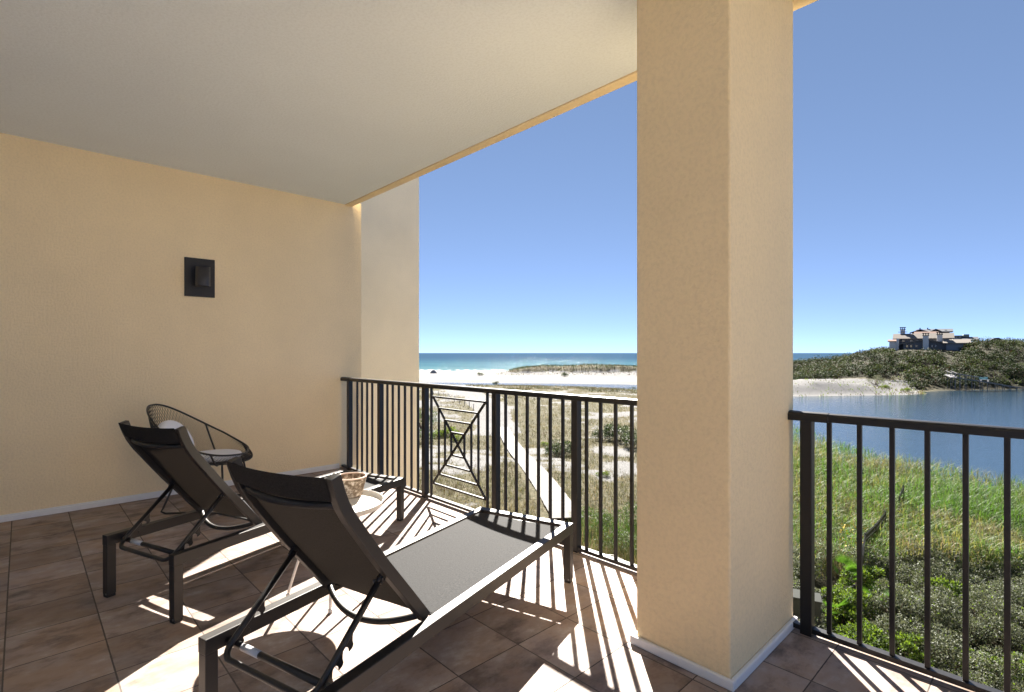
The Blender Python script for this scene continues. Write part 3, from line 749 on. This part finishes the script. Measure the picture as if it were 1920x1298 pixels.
at2('mid', 'green_bush', 'feathery bright green bush behind the clump of palmetto fans', 1735, 20.5, 1.15)
at2('mid', 'green_bush', 'green bush among yellow grass at the right edge', 1905, 20.3, 1.0)
at2('mid', 'green_bush', 'green bush left of the small black fence', 1572, 19.8, .9)
at2('lime', 'bright_bush', 'bright green bush between the tall reeds and the black fence', 1695, 22.5, 1.0)
# bushes in the white sand on the left
for px, d, s, k, lab in ((1162, 47, 2.0, 'dark', 'largest dark bush on the sand beside the pillar'), (1190, 43, 1.6, 'dark', 'dark bush on the sand half hidden by the pillar'), (1128, 47, 1.2, 'dark', 'low dark bush left of the largest one on the sand'),
                         (1052, 39, 1.35, 'dark', 'round dark bush right of the boardwalk'), (1037, 40, .8, 'dark', 'small dark bush touching the round one by the boardwalk'),
                         (842, 50, 1.5, 'yellow', 'yellow green bush seen through the crossed railing panel'), (822, 49, 1.1, 'yellow', 'lower yellow green bush at the left side of the crossed panel'), (858, 47, .9, 'yellow', 'small yellow green bush at the right side of the crossed panel'),
                         (793, 56, 2.3, 'mid', 'tall green bush beside the end of the building wing'), (795, 46, 1.3, 'mid', 'green bush in front of the tall one by the building wing'),
                         (1022, 44, .6, 'yellow', 'little yellow tuft of bush right of the boardwalk'), (1133, 31, .55, 'yellow', 'little dry yellow bush on the grey sand'),
                         (1118, 20.5, 1.05, 'mid', 'olive green bush in the tall grass nearest the boardwalk'), (1163, 18.5, 1.1, 'mid', 'olive green bush in the tall grass near the pillar'), (1192, 22.0, 1.2, 'mid', 'olive green bush in the tall grass half hidden by the pillar'),
                         (736, 11.5, .8, 'lime', 'light green plant at the foot of the building wing'),
                         (900, 190, 1.5, 'dark', 'lone dark bush on the open beach'), (1058, 182, 1.7, 'dark', 'dark bush at the foot of the dune ridge'), (1184, 131, 1.8, 'dark', 'dark bush on the lagoon bank by the pillar'), (930, 150, 1.2, 'dark', 'dark driftwood bush standing in the lagoon'),
                         (1660, 119, 1.3, 'yellow', 'yellow bush on the green spit below the hill'), (1700, 116, 1.4, 'yellow', 'yellow green bush at the tip of the spit'), (1640, 124, 2.6, 'silver', 'silvery bush at the foot of the wooded hill')):
    at2(k, {'dark': 'dark_bush', 'yellow': 'yellow_bush', 'mid': 'green_bush', 'lime': 'bright_bush', 'silver': 'silver_bush'}[k], lab, px, d, s)

# palmettos: fans of stiff blades
def palmetto(label, px, d, s=1.0):
    V, Fc, off = [], [], 0
    for k in range(9):
        a0 = rng.uniform(0, 6.28); tilt = rng.uniform(.5, 1.15); stem = np.array([math.cos(a0)*math.cos(tilt), math.sin(a0)*math.cos(tilt), math.sin(tilt)])
        base = stem*rng.uniform(.45, .85); side = unit(np.cross(stem, [[0, 0, 1]]))[0]; up = np.cross(side, stem)
        mb = MB(); mb.bar((0, 0, -.05), tuple(base), .012, .012); V += mb.v; Fc += [tuple(q+off for q in ff) for ff in mb.f]; off += len(mb.v)
        for j in range(17):
            a = (j/16-.5)*2.5; dr = stem*math.cos(a)+side*math.sin(a)+up*.12; ln = .48*(1-.25*abs(a)/1.25)
            wv = np.cross(dr, up); wv = wv/np.linalg.norm(wv)*.018
            V += [tuple(base), tuple(base+dr*ln*.4+wv), tuple(base+dr*ln), tuple(base+dr*ln*.4-wv)]; Fc.append((off, off+1, off+2, off+3)); off += 4
    o = link('palmetto', np_mesh('palmetto', np.array(V), np.array(Fc), [G_fresh])); x, y = az(px, d)
    o.location = (x, y, gz(x, y)+.35*s); o.scale = (s, s, s); tag(o, label, 'palmetto', 'palmettos in the thicket')
palmetto('palmetto with bright fans at the back edge of the thicket', 1748, 17.9, .85)
palmetto('palmetto fans behind the second baluster right of the pillar', 1590, 16.0, .75)
palmetto('palmetto spiking up beside the thick post', 1555, 14.2, .7)
palmetto('palmetto just above the yellow green bush', 1640, 14.6, .7)

# grass, reeds: numberless blades
def blades(P, ln, wd, lean, mats, w, name, segs=2, droop=.6, patch=4.0):
    n = len(P); a = rng.uniform(0, 2*np.pi, n); H = np.stack([np.cos(a), np.sin(a), np.zeros(n)], 1); S = np.stack([-np.sin(a), np.cos(a), np.zeros(n)], 1)
    ln = np.broadcast_to(ln, (n,))*rng.uniform(.6, 1.3, n); wd = np.broadcast_to(wd, (n,)); le = lean*rng.uniform(.2, 1.6, n)
    rows = []
    for k in range(segs+1):
        t = k/segs; out = le*ln*t**1.7; z = ln*t*(1-.35*droop*t*np.clip(le, 0, 1.5))
        c = P+H*out[:, None]+np.array([0, 0, 1])*z[:, None]; ww = (wd*(1-t)**.8*.5+.0006)[:, None]
        rows += [c-S*ww, c+S*ww]
    V = np.stack(rows, 1).reshape(-1, 3); m = 2*(segs+1); base = np.arange(n)[:, None]*m
    F = np.concatenate([base+np.array([[2*k, 2*k+1, 2*k+3, 2*k+2]]) for k in range(segs)], 0)
    u_ = .62*np.argsort(np.argsort(fbm(P[:, 0]+70, P[:, 1]-30, patch, 3)+rng.normal(0, .05, n)))/n + .38*rng.random(n)
    u_ = np.argsort(np.argsort(u_))/n; mi = np.searchsorted(np.cumsum(w)/np.sum(w), u_).clip(0, len(mats)-1); mi = np.concatenate([mi]*segs)
    return np_mesh(name, V, F, mats, mi)
def sample(n, p0, p1, d0, d1, pw=1.0):
    px = rng.uniform(p0, p1, n); d = np.exp(rng.uniform(np.log(d0), np.log(d1), n)); l = (px-CXP)/FPX*d
    return d*FW[0]+l*RT[0], d*FW[1]+l*RT[1], d, px
def stuff(name, me, label): o = link(name, me); o['kind'] = 'stuff'; o['label'] = label; return o
x, y, d, px = sample(62000, 640, 1500, 13, 142); kk = cover(x, y) > rng.random(len(x))*.9+.08
hw = np.abs((px-CXP)/FPX*d - np.interp(d, [10, 23, 54, 60], [2.35, 1.95, -.85, -1.2])) < .85
kk &= ~(hw & (d < 56)); x, y, d = x[kk], y[kk], d[kk]
x = np.repeat(x, 3)+rng.normal(0, .05, len(x)*3)*np.repeat(d, 3)/25; y = np.repeat(y, 3)+rng.normal(0, .05, len(y)*3)*np.repeat(d, 3)/25; d = np.repeat(d, 3)
z = height(x, y)
stuff('dune_grass', blades(np.stack([x, y, z-.02], 1), .22+.002*d, .007*(1+d/22), .8, [G_tan, G_grey, G_olive, G_brown], [.36, .20, .26, .18], 'dune_grass'), 'tan and olive dune grass on the white sand')
# sparse grass on the sand
x, y, d, px = sample(9000, 640, 1500, 18, 120); z = height(x, y); s_ = sdf(x, y) > 1
stuff('sparse_grass', blades(np.stack([x, y, z-.02], 1)[s_], .20, .010*(1+d[s_]/30), .9, [G_brown, G_tan, G_grey], [.4, .3, .3], 'sparse_grass'), 'sparse dry grass blades on bare sand')
# dune ridge plants
x, y, d, px = sample(26000, 900, 1440, 165, 232); k = cover(x, y) > rng.random(len(x)); x, y = x[k], y[k]; z = height(x, y)
stuff('ridge_grass', blades(np.stack([x, y, z-.05], 1), .75, .16, .7, [G_brown, G_olive, G_dark], [.32, .10, .58], 'ridge_grass'), 'dark grass along the crest of the dune ridge')
x, y, d, px = sample(2600, 930, 1440, 165, 200); z = height(x, y); k = z > -6.7
stuff('ridge_tufts', blades(np.stack([x, y, z-.05], 1)[k], .5, .22, .9, [G_brown, G_olive], [.6, .4], 'ridge_tufts'), 'scattered tufts on the white dune face')
x, y, d, px = sample(2500, 1380, 1735, 104, 135); z = height(x, y); k = (rng.random(len(x)) < .25) | (px > 1640)
stuff('spit_grass', blades(np.stack([x, y, z-.05], 1)[k], .5, .16, .8, [G_lime, G_olive, G_brown], [.4, .4, .2], 'spit_grass'), 'green and brown grass on the sand spit')
x, y, d, px = sample(9000, 870, 1440, 110, 137); z = height(x, y); s_ = sdf(x, y); k = (s_ > .6) & (fbm(x, y, 6, 3) > .46)
stuff('bank_grass', blades(np.stack([x, y, z-.05], 1)[k], .42, .13, .8, [G_brown, G_olive, G_dark], [.42, .14, .44], 'bank_grass'), 'brown grass on the lagoon bank')
# tall fresh grass close to the building, left of the pillar
x, y, d, px = sample(16000, 1070, 1330, 11.5, 22); z = height(x, y); k = rng.random(len(x)) < .35+.65*fbm(x, y, 1.6, 3); x, y, z, d = x[k], y[k], z[k], d[k]
stuff('tall_grass', blades(np.stack([x, y, z-.02], 1), .95-.030*(d-11), .012, .45, [G_fresh, G_mid, G_olive, G_tan], [.42, .25, .20, .13], 'tall_grass', 3), 'tall fresh green grass below the railing left of the pillar')
# yellow meadow between thicket and reeds
x, y, d, px = sample(26000, 1430, 2150, 17, 30); z = height(x, y); s_ = sdf(x, y) > .8; x, y, z = x[s_], y[s_], z[s_]
stuff('meadow_grass', blades(np.stack([x, y, z-.02], 1), .75, .014, .7, [G_tan, G_reedy, G_brown, G_reed, G_fresh, G_olive], [.16, .24, .10, .22, .16, .12], 'meadow_grass', 3), 'yellow green meadow grass behind the thicket')
# reeds along the shore
x, y, d, px = sample(30000, 1440, 2250, 17, 52); s_ = sdf(x, y)
k = (s_ > -.3) & (rng.random(len(x)) < np.clip(1.15-s_/13, .0, 1)*(.45+.8*fbm(x, y, 3.2, 3))); x, y, s_ = x[k], y[k], s_[k]; z = np.maximum(height(x, y), LZ)
hgt = np.clip(2.15-.11*np.maximum(s_, 0), .8, 2.2)*(.75+.5*fbm(x, y, 4, 2))
P0 = np.stack([x, y, z-.05], 1)
V1 = blades(P0, hgt, .016, .16, [G_reedy, G_reed], [.6, .4], 'reed_bed', 2)
RP, RL = [], []
for q in (.30, .45, .58, .70, .82, .92): RP.append(P0+np.array([0, 0, 1])*(hgt*q)[:, None]); RL.append(np.clip(hgt*.36, .3, .7))
me2 = blades(np.concatenate(RP), np.concatenate(RL), .026, 1.0, [G_fresh, G_reed, G_reedy, G_tan], [.22, .42, .27, .09], 'reed_leaves', 3, 1.3)
stuff('reed_bed', me2, 'dense green reeds along the near shore of the lagoon')
o = stuff('reed_stalks', V1, 'pale stalks of the reeds along the shore')
# flowers
x, y, d, px = sample(260, 1575, 1640, 17.6, 20.5); z = height(x, y)
C_ = np.stack([x, y, z+rng.uniform(.4, .85, len(x))], 1); v_, f_ = leaf_quads(C_, rand_dir(len(x)), rand_dir(len(x)), .07, .06)
stuff('yellow_flowers', np_mesh('yellow_flowers', v_, f_, [G_flower]), 'small yellow flowers beside the black fence')

# scrub oak canopy on the hill
ncl = 2600
px = rng.uniform(1440, 2350, ncl); d = np.exp(rng.uniform(np.log(121), np.log(225), ncl)); l = (px-CXP)/FPX*d; x = d*FW[0]+l*RT[0]; y = d*FW[1]+l*RT[1]
z = height(x, y); k = (sdf(x, y) > np.where(px > 1745, .3, 2.0)) & ~((px < 1700) & (d < 133)) & (z > -7.2) & ~((np.abs(px-1742) < 64) & (d > 160) & (d < 205))
px, d, x, y, z = px[k], d[k], x[k], y[k], z[k]; ncl = len(x)
r = (.8+1.9*rng.random(ncl)**2.2)*np.where(d < 150, 1.0, .85); m_ = 120
kk = np.repeat(np.arange(ncl), m_); dr = rand_dir(len(kk)); dr[:, 2] = np.where(rng.random(len(kk)) < .8, np.abs(dr[:, 2]), dr[:, 2])
C_ = np.stack([x, y, z+r*.35], 1)[kk]+dr*(r[kk]*rng.uniform(.6, 1.05, len(kk)))[:, None]*np.array([1, 1, .85])
D_ = unit(dr*.5+rand_dir(len(kk))*.8); N_ = unit(dr*.6+rand_dir(len(kk))*.5+np.array([0, 0, .5]))
v_, f_ = leaf_quads(C_, D_, N_, rng.uniform(.24, .52, len(kk)), rng.uniform(.15, .30, len(kk)))
hue = fbm(x, y, 9, 3)+rng.normal(0, .12, ncl); base_mi = np.where(hue > .60, 3, np.where(hue > .48, 0, np.where(hue > .40, 1, 2)))
mi = base_mi[kk]; sw = rng.random(len(kk)); mi = np.where(sw < .12, 4, np.where(sw < .3, rng.integers(0, 3, len(kk)), mi))
H_o = leafmat('scrub olive leaf', (0.0332, 0.0471, 0.0167), .2, .7, .1); H_d = leafmat('scrub dark leaf', (0.0139, 0.0236, 0.0095), .2, .7, .1); H_g = leafmat('scrub grey leaf', (0.0375, 0.0524, 0.0286), .2, .7, .1); H_y = leafmat('scrub pale leaf', (0.0535, 0.0707, 0.0267), .25, .7, .1); H_r = leafmat('scrub red leaf', (0.0416, 0.0202, 0.0143), .2, .7, .1)
stuff('hill_scrub', np_mesh('hill_scrub', v_, f_, [H_o, H_d, H_g, H_y, H_r], mi), 'dense scrub oak canopy covering the hill across the lagoon')

# ================================================================== BUILT THINGS OUTDOORS
M_deck = plain('weathered deck boards', (.115, .108, .103), .8, .2, .35, 9, .3)
M_wood = plain('grey weathered wood', (.30, .27, .25), .85, .3, .25, 6, .3)
bw = thing('boardwalk', 'long pale plank boardwalk running out to the beach', 'boardwalk', (0, 0, 0))
A = Vector((*az(1078, 20.0), 0)); Bp = Vector((*az(941, 56.0), 0)); dv_ = (Bp-A).normalized(); A = A+dv_*1.4; sv_ = Vector((-dv_.y, dv_.x, 0)); Lb = (Bp-A).length
mb = MB(); q = 0.0
zprof = lambda q: max(gz(*(A+dv_*q).xy), gz(*(A+dv_*q+sv_*.6).xy), gz(*(A+dv_*q-sv_*.6).xy))
zs_ = [zprof(q) for q in np.linspace(0, Lb, 40)]; zs_ = np.convolve(np.pad(zs_, 4, 'edge'), np.ones(9)/9, 'valid')+.075
zq = lambda q: float(np.interp(q, np.linspace(0, Lb, 40), zs_))
while q < Lb:
    c = A+dv_*q; hw_ = .66+rng.uniform(-.012, .012); z0 = zq(q)+rng.uniform(-.004, .004)
    p0 = c-sv_*hw_; p1 = c+sv_*hw_
    mb.bar((p0.x, p0.y, z0), (p1.x, p1.y, z0), .138, .04); q += .148
mb.build('planks', M_deck, bw)
for s in (-1, 1):
    mb = MB()
    for i in range(30):
        q0, q1 = Lb*i/30, Lb*(i+1)/30; c0, c1 = A+dv_*q0+sv_*s*.55, A+dv_*q1+sv_*s*.55
        mb.bar((c0.x, c0.y, zq(q0)-.055), (c1.x, c1.y, zq(q1)-.055), .05, .06)
    mb.build('stringer', M_wood, bw)

def post_fence(name, label, pts, h, r, rope=True, cat='fence', m=None, rz=.75):
    t = thing(name, label, cat, (*pts[0], gz(*pts[0])))
    for x, y in pts:
        z = gz(x, y); lo = (x-pts[0][0], y-pts[0][1], z-t.location.z)
        mb = MB(); mb.tube([(lo[0], lo[1], lo[2]-.2), (lo[0]+rng.normal(0, .02), lo[1]+rng.normal(0, .02), lo[2]+h*rng.uniform(.9, 1.1))], r, 6); mb.build('post', m or M_wood, t)
    if rope:
        for fr in ((rz,) if rope == 1 else (rz, rz-.35)):
            path = []
            for (x0, y0), (x1, y1) in zip(pts[:-1], pts[1:]):
                for q in np.linspace(0, 1, 5)[:-1]: path.append((x0+(x1-x0)*q-pts[0][0], y0+(y1-y0)*q-pts[0][1], (gz(x0, y0)*(1-q)+gz(x1, y1)*q)-t.location.z+h*fr-.12*math.sin(math.pi*q)))
            mb = MB(); mb.tube(path, .012, 4); mb.build('rope', m or M_wood, t)
    return t
post_fence('post_fence', 'row of thin grey posts beside the sand path to the beach', [az(p_, d_) for p_, d_ in ((812, 93), (822, 90.5), (832, 88), (842, 85.5), (852, 83), (862, 80.5), (871, 78), (880, 75.5), (888, 73))], 1.05, .05, 1)
M_wire = plain('pale wire rope', (.62, .62, .62), .5, .4, .05)
post_fence('wire_fence', 'two pale wires strung through the tall grass left of the pillar', [az(p_, d_) for p_, d_ in ((1070, 16.6), (1150, 16.2), (1235, 15.8))], 1.0, .02, 2, 'fence', M_wire, .92)

# black picket fence sinking into the meadow
def picket_run(label, pts, h):
    t = thing('picket_fence', label, 'fence', (*pts[0], gz(*pts[0])))
    o3 = Vector((*pts[0], t.location.z)); tops = [Vector((x, y, gz(x, y)+h*k))-o3 for (x, y), k in zip(pts, (1.0, 1.12, 1.0, 1.1, .9, .8, .8)[:len(pts)])]
    for a, c in zip(tops[:-1], tops[1:]):
        for dz in (0, -.18, -.95): 
            mb = MB(); mb.bar(a+Vector((0, 0, dz*h/1.2)), c+Vector((0, 0, dz*h/1.2)), .035, .035); mb.build('rail', M_rail, t)
        n = max(3, int((c-a).length/.12))
        for i in range(n):
            p_ = a.lerp(c, (i+.5)/n); mb = MB(); mb.bar(p_+Vector((0, 0, -h)), p_+Vector((0, 0, .05)), .018, .018, (0, 1, 0)); mb.build('picket', M_rail, t)
    for a in tops: 
        mb = MB(); mb.bar(a+Vector((0, 0, -h-.1)), a+Vector((0, 0, .06)), .05, .05, (0, 1, 0)); mb.build('post', M_rail, t)
picket_run('black picket fence running down through the yellow flowers', [az(1616, 16.0), az(1622, 17.6), az(1642, 19.2), az(1660, 20.6)], 1.15)
picket_run('short piece of black picket fence showing among the reeds', [az(1686, 22.6), az(1694, 24.2)], 1.4)
picket_run('low black fence rail in the shade of the thicket by the thick post', [az(1538, 14.6), az(1572, 15.0), az(1602, 15.4)], .5)
mb = MB(); mb.box(-.32, .32, -.25, .25, -.4, 1.15); mb.box(-.35, .35, -.28, .28, 1.1505, 1.2)
x, y = az(1511, 13.4); o = mb.build('utility_box', plain('grey green cabinet', (.030, .033, .030), .8, .1), None, .01, (x, y, gz(x, y))); o.rotation_euler = (0, 0, R(20))
tag(o, 'grey utility cabinet standing in the thicket behind the thick post', 'cabinet')

# boulder on the beach
bm_v = []; mb = MB(); nu, nv = 20, 9; v = []; f = []
for j in range(nv+1):
    for i in range(nu):
        a = 2*math.pi*i/nu; e = math.pi/2*j/nv; q = 1+.10*math.sin(3*a+1)+.08*math.sin(5*a+4*e)
        v.append((1.75*q*math.cos(a)*math.cos(e), 1.1*q*math.sin(a)*math.cos(e), 1.5*math.sin(e)*(1+.08*math.sin(2*a))-.2))
for j in range(nv):
    for i in range(nu): f.append((j*nu+i, j*nu+(i+1) % nu, (j+1)*nu+(i+1) % nu, (j+1)*nu+i))
mb.add(v, f, True); x, y = az(813, 214); o = mb.build('boulder', plain('grey rock', (.22, .21, .21), .9, .2, .3, 2, .6), None, 0, (x, y, gz(x, y))); tag(o, 'grey boulder alone on the white beach by the surf', 'boulder')

# houses on the hill: local x to the right of the view, local y away, metres
H_wall = plain('dark shingle siding', (.115, .115, .125), .85, .2, .2, 3, .3); H_roof = plain('tan shingle roof', (.155, .135, .118), .85, .2, .15, 2, .4)
H_dark = plain('slate grey roof', (.075, .080, .095), .8, .2, .2, 2, .3); H_white = plain('white painted brick', (.50, .49, .48), .8, .2, .06, 2, .2)
H_red = plain('terracotta tile', (.17, .105, .082), .8, .2, .2, 4, .4); H_glass = plain('dark window glass', (.03, .035, .045), .1, .6, .05); H_trim = plain('dark timber trim', (.05, .042, .04), .7, .3, .1)
H_green = plain('pale green roof', (.30, .34, .28), .7, .3, .1, 2, .2)
HD = 172.0; SC = HD/FPX
def hx_(px): return (px-1740)*SC
def hz_(y): return CAM_H-(y-HYP)*SC
def house_root(name, label, d, px=1740):
    x, y = az(px, d); t = thing(name, label, 'house', (x, y, 0), YAW-math.atan((px-CXP)/FPX)); return t
def gable_x(mb, x0, x1, y0, y1, ze, zr, ov=.5, th=.22):     # ridge along x
    ym = (y0+y1)/2; sl = (zr-ze)/(ym-y0)
    for s in (-1, 1):
        ye = ym+s*(ym-y0+ov); zee = ze-sl*ov
        mb.add([(x0-ov, ye, zee), (x1+ov, ye, zee), (x1+ov, ym, zr), (x0-ov, ym, zr), (x0-ov, ye, zee-th), (x1+ov, ye, zee-th), (x1+ov, ym, zr-th), (x0-ov, ym, zr-th)],
               [(0, 1, 2, 3), (7, 6, 5, 4), (0, 4, 5, 1), (1, 5, 6, 2), (3, 7, 4, 0)])
def gable_y(mb, x0, x1, y0, y1, ze, zr, ov=.5, th=.22, zl=None):     # ridge along y, gable facing the viewer
    xm = (x0+x1)/2; sl = (zr-ze)/(xm-x0)
    for s in (-1, 1):
        xe = xm+s*(xm-x0+ov); zee = ze-sl*ov
        mb.add([(xe, y0-ov, zee), (xm, y0-ov, zr), (xm, y1, zr), (xe, y1, zee), (xe, y0-ov, zee-th), (xm, y0-ov, zr-th), (xm, y1, zr-th), (xe, y1, zee-th)],
               [(0, 1, 2, 3), (7, 6, 5, 4), (0, 4, 5, 1), (3, 2, 6, 7), (0, 3, 7, 4)])
def window(t, x0, x1, z0, z1, y):
    mb = MB(); mb.box(x0, x1, y-.06, y+.1, z0, z1); fr = mb.build('window', H_trim, t)
    mb = MB(); mb.box(x0+.1, x1-.1, y-.075, y-.055, z0+.1, z1-.1); mb.build('pane', H_glass, fr)
def chimney(t, px0, px1, y0, y1, yy, par, cap=True):
    x0, x1 = hx_(px0), hx_(px1); mb = MB(); mb.box(x0, x1, yy, yy+1.5, hz_(y1), hz_(y0)); c = mb.build('chimney', H_white, par)
    mb = MB(); zt = hz_(y0)
    mb.box(x0-.15, x1+.15, yy-.15, yy+1.65, zt+.001, zt+.16)
    for xx in (x0, (x0+x1)/2-.12, x1-.25): mb.box(xx, xx+.25, yy, yy+1.5, zt+.161, zt+.75)
    mb.box(x0-.2, x1+.2, yy-.2, yy+1.7, zt+.751, zt+.95); mb.build('chimney_cap', H_trim, c)
zb_ = hz_(664)
t = house_root('hill_house', 'low shingle house with tan roofs and white chimneys on the hill', HD)
mb = MB(); mb.box(hx_(1687), hx_(1775), 4, 11, zb_, hz_(633)); mb.build('wall', H_wall, t)
mb = MB(); gable_x(mb, hx_(1689), hx_(1775), 4, 11, hz_(632.5), hz_(624), .6); rf = mb.build('roof', H_roof, t)
mb = MB(); gable_y(mb, hx_(1703), hx_(1767), -1, 4.5, hz_(643.5), hz_(636), .7); mb.build('roof', H_roof, t)
xa, xb_, xm = hx_(1703), hx_(1767), hx_(1735)
mb = MB(); mb.prism([(xa, zb_), (xb_, zb_), (xb_, hz_(644)), (xm, hz_(637.5)), (xa, hz_(644))], (0, 1.4, 0), (1, 0, 0), (0, 0, 1), 4.6); mb.build('wall', H_wall, t)
mb = MB(); gable_x(mb, hx_(1764), hx_(1797), -3, 4, hz_(643), hz_(637), .5); mb.build('roof', H_roof, t)
mb = MB(); mb.box(hx_(1766), hx_(1789), -2.6, 3.6, zb_, hz_(643)); mb.build('wall', plain('blue grey siding', (.16, .175, .21), .85, .2), t)
mb = MB(); mb.box(hx_(1681), hx_(1692), 1, 5, zb_, hz_(638.5)); mb.build('wall', H_white, t)
mb = MB(); gable_x(mb, hx_(1680), hx_(1692), 1, 5, hz_(638.5), hz_(635.5), .3); mb.build('roof', H_red, t)
mb = MB(); mb.box(hx_(1692.2), hx_(1696), .6, 4, zb_, hz_(634)); mb.build('wall', H_white, t)
chimney(t, 1732.5, 1741, 630, 656, -1.9, t); chimney(t, 1753, 1761, 628, 646, .9, t); chimney(t, 1697, 1704.5, 616, 632, 8, t)
mb = MB(); mb.box(hx_(1693.5), hx_(1708), 7.6, 9.9, hz_(620.6), hz_(620)); mb.build('chimney_shelf', H_trim, t)
for px0 in (1744, 1749, 1721, 1713, 1707): window(t, hx_(px0), hx_(px0+4), hz_(652), hz_(646.5), -.92)
for px0 in (1700, 1712, 1722): window(t, hx_(px0), hx_(px0+5), hz_(641), hz_(636), 3.98)
t2 = house_root('hill_house', 'tall dark gabled house with red tiled lower roof behind the tan roofs', HD+16)
mb = MB(); mb.box(hx_(1714), hx_(1774), 0, 8, zb_, hz_(619)); mb.build('wall', H_wall, t2)
mb = MB(); gable_x(mb, hx_(1722), hx_(1768), 1, 8, hz_(618.5), hz_(612.3), .3); mb.build('roof', H_dark, t2)
mb = MB(); gable_y(mb, hx_(1713), hx_(1742), -.8, 4, hz_(618.8), hz_(613), .5); mb.build('roof', H_dark, t2)
mb = MB(); gable_y(mb, hx_(1743), hx_(1762), -1.2, 4, hz_(618.5), hz_(613), .4); mb.build('roof', H_dark, t2)
mb = MB(); gable_x(mb, hx_(1763), hx_(1777), -1, 5, hz_(618), hz_(613), .4); mb.build('roof', H_dark, t2)
mb = MB(); gable_x(mb, hx_(1720), hx_(1755), -5, 0, hz_(624), hz_(618.6), .4); mb.build('roof', H_red, t2)
for p0 in (1726, 1738.5): mb = MB(); mb.box(hx_(p0), hx_(p0+2), 4, 5, hz_(612.8), hz_(609.5)); mb.build('chimney', H_dark, t2)
for px0 in (1723, 1729, 1750, 1766): window(t2, hx_(px0), hx_(px0+3.5), hz_(618.2), hz_(615.5), -.02)
t3 = house_root('hill_house', 'small flat roofed house with pale green roof right of the big houses', HD+24)
mb = MB(); mb.box(hx_(1780), hx_(1806), 0, 6, zb_, hz_(627)); mb.build('wall', plain('pale grey render', (.40, .41, .43), .85, .2), t3)
mb = MB(); mb.box(hx_(1777), hx_(1806), -.6, 6.5, hz_(626.9), hz_(625.8)); mb.box(hx_(1797), hx_(1806), -.4, 6, hz_(625.7), hz_(623.6)); mb.build('roof', H_green, t3)
mb = MB(); gable_x(mb, hx_(1797), hx_(1817), -3, 3, hz_(634.5), hz_(629), .5); mb.build('roof', H_dark, t3)
for px0 in (1782, 1787, 1793, 1798): window(t3, hx_(px0), hx_(px0+3), hz_(631), hz_(628), -.02)
t4 = house_root('hill_house', 'rounded grey roof of a house peeking over the hill at right', HD+30)
mb = MB(); prof = [(hx_(1839), hz_(640)), (hx_(1842), hz_(634)), (hx_(1847), hz_(631)), (hx_(1854), hz_(630.5)), (hx_(1859), hz_(634)), (hx_(1866), hz_(638)), (hx_(1868), hz_(640))]
mb.prism(prof, (0, 3, 0), (1, 0, 0), (0, 0, 1), 6); mb.build('roof', H_dark, t4)
mb = MB(); mb.box(hx_(1840), hx_(1866), .5, 5.5, zb_, hz_(640.1)); mb.build('wall', H_wall, t4)

# pier on the far shore
M_pier = plain('pale pier timber', (.17, .167, .178), .85, .3, .15, 2, .2)
t = thing('pier', 'pale timber walkway on piles descending to the lagoon below the hill', 'pier', (*az(1840, 122.5), LZ))
org = Vector((*az(1840, 122.5), LZ)); ax = Vector((RT[0], RT[1], 0)); ay = Vector((FW[0], FW[1], 0))
pts = [(1778, 703, 126), (1790, 708, 123), (1810, 711.5, 122.6), (1840, 715.5, 122.3), (1868, 720, 122), (1895, 725, 121.7), (1930, 728.5, 121.3), (1990, 731, 121)]
PP = [Vector((*az(p_, d_), zat(y_, d_)))-org for p_, y_, d_ in pts]
for a, c in zip(PP[:-1], PP[1:]):
    mb = MB(); mb.bar(a, c, 1.5, .16); mb.build('deck', M_pier, t)
    for s in (-.7, .7):
        mb = MB(); mb.bar(a+ay*s+Vector((0, 0, 1.0)), c+ay*s+Vector((0, 0, 1.0)), .1, .1)
        if c.x-a.x < 90 and a is not PP[-2] and PP.index(a) < 3: mb.build('railing', M_pier, t)
    n = max(2, int((c-a).length/1.3))
    for i in range(n):
        q = a.lerp(c, (i+.5)/n)
        for s in (-.68, .68):
            mb = MB(); top = 1.0 if PP.index(a) < 3 else .1
            mb.bar(q+ay*s+Vector((0, 0, -q.z-.9)), q+ay*s+Vector((0, 0, top)), .10, .10, (0, 1, 0)); mb.build('pile', M_pier, t)
o3 = Vector((*az(1846, 122.1), zat(716.5, 122.1)+.1))
t = thing('pier_bench', 'pale slatted bench with turquoise back standing on the pier', 'bench', o3, YAW)
mb = MB(); mb.box(-1.0, 1.0, -.25, .25, .42, .5); mb.build('seat', M_white, t)
mb = MB(); mb.box(-1.0, 1.0, .25, .31, .55, .75); mb.box(-1.0, 1.0, .25, .31, .85, 1.05); mb.build('backrest', plain('turquoise paint', (.25, .50, .50), .6, .3), t)
for s in (-.85, .85): mb = MB(); mb.box(s-.05, s+.05, -.2, .24, 0, .419); mb.build('leg', M_white, t)
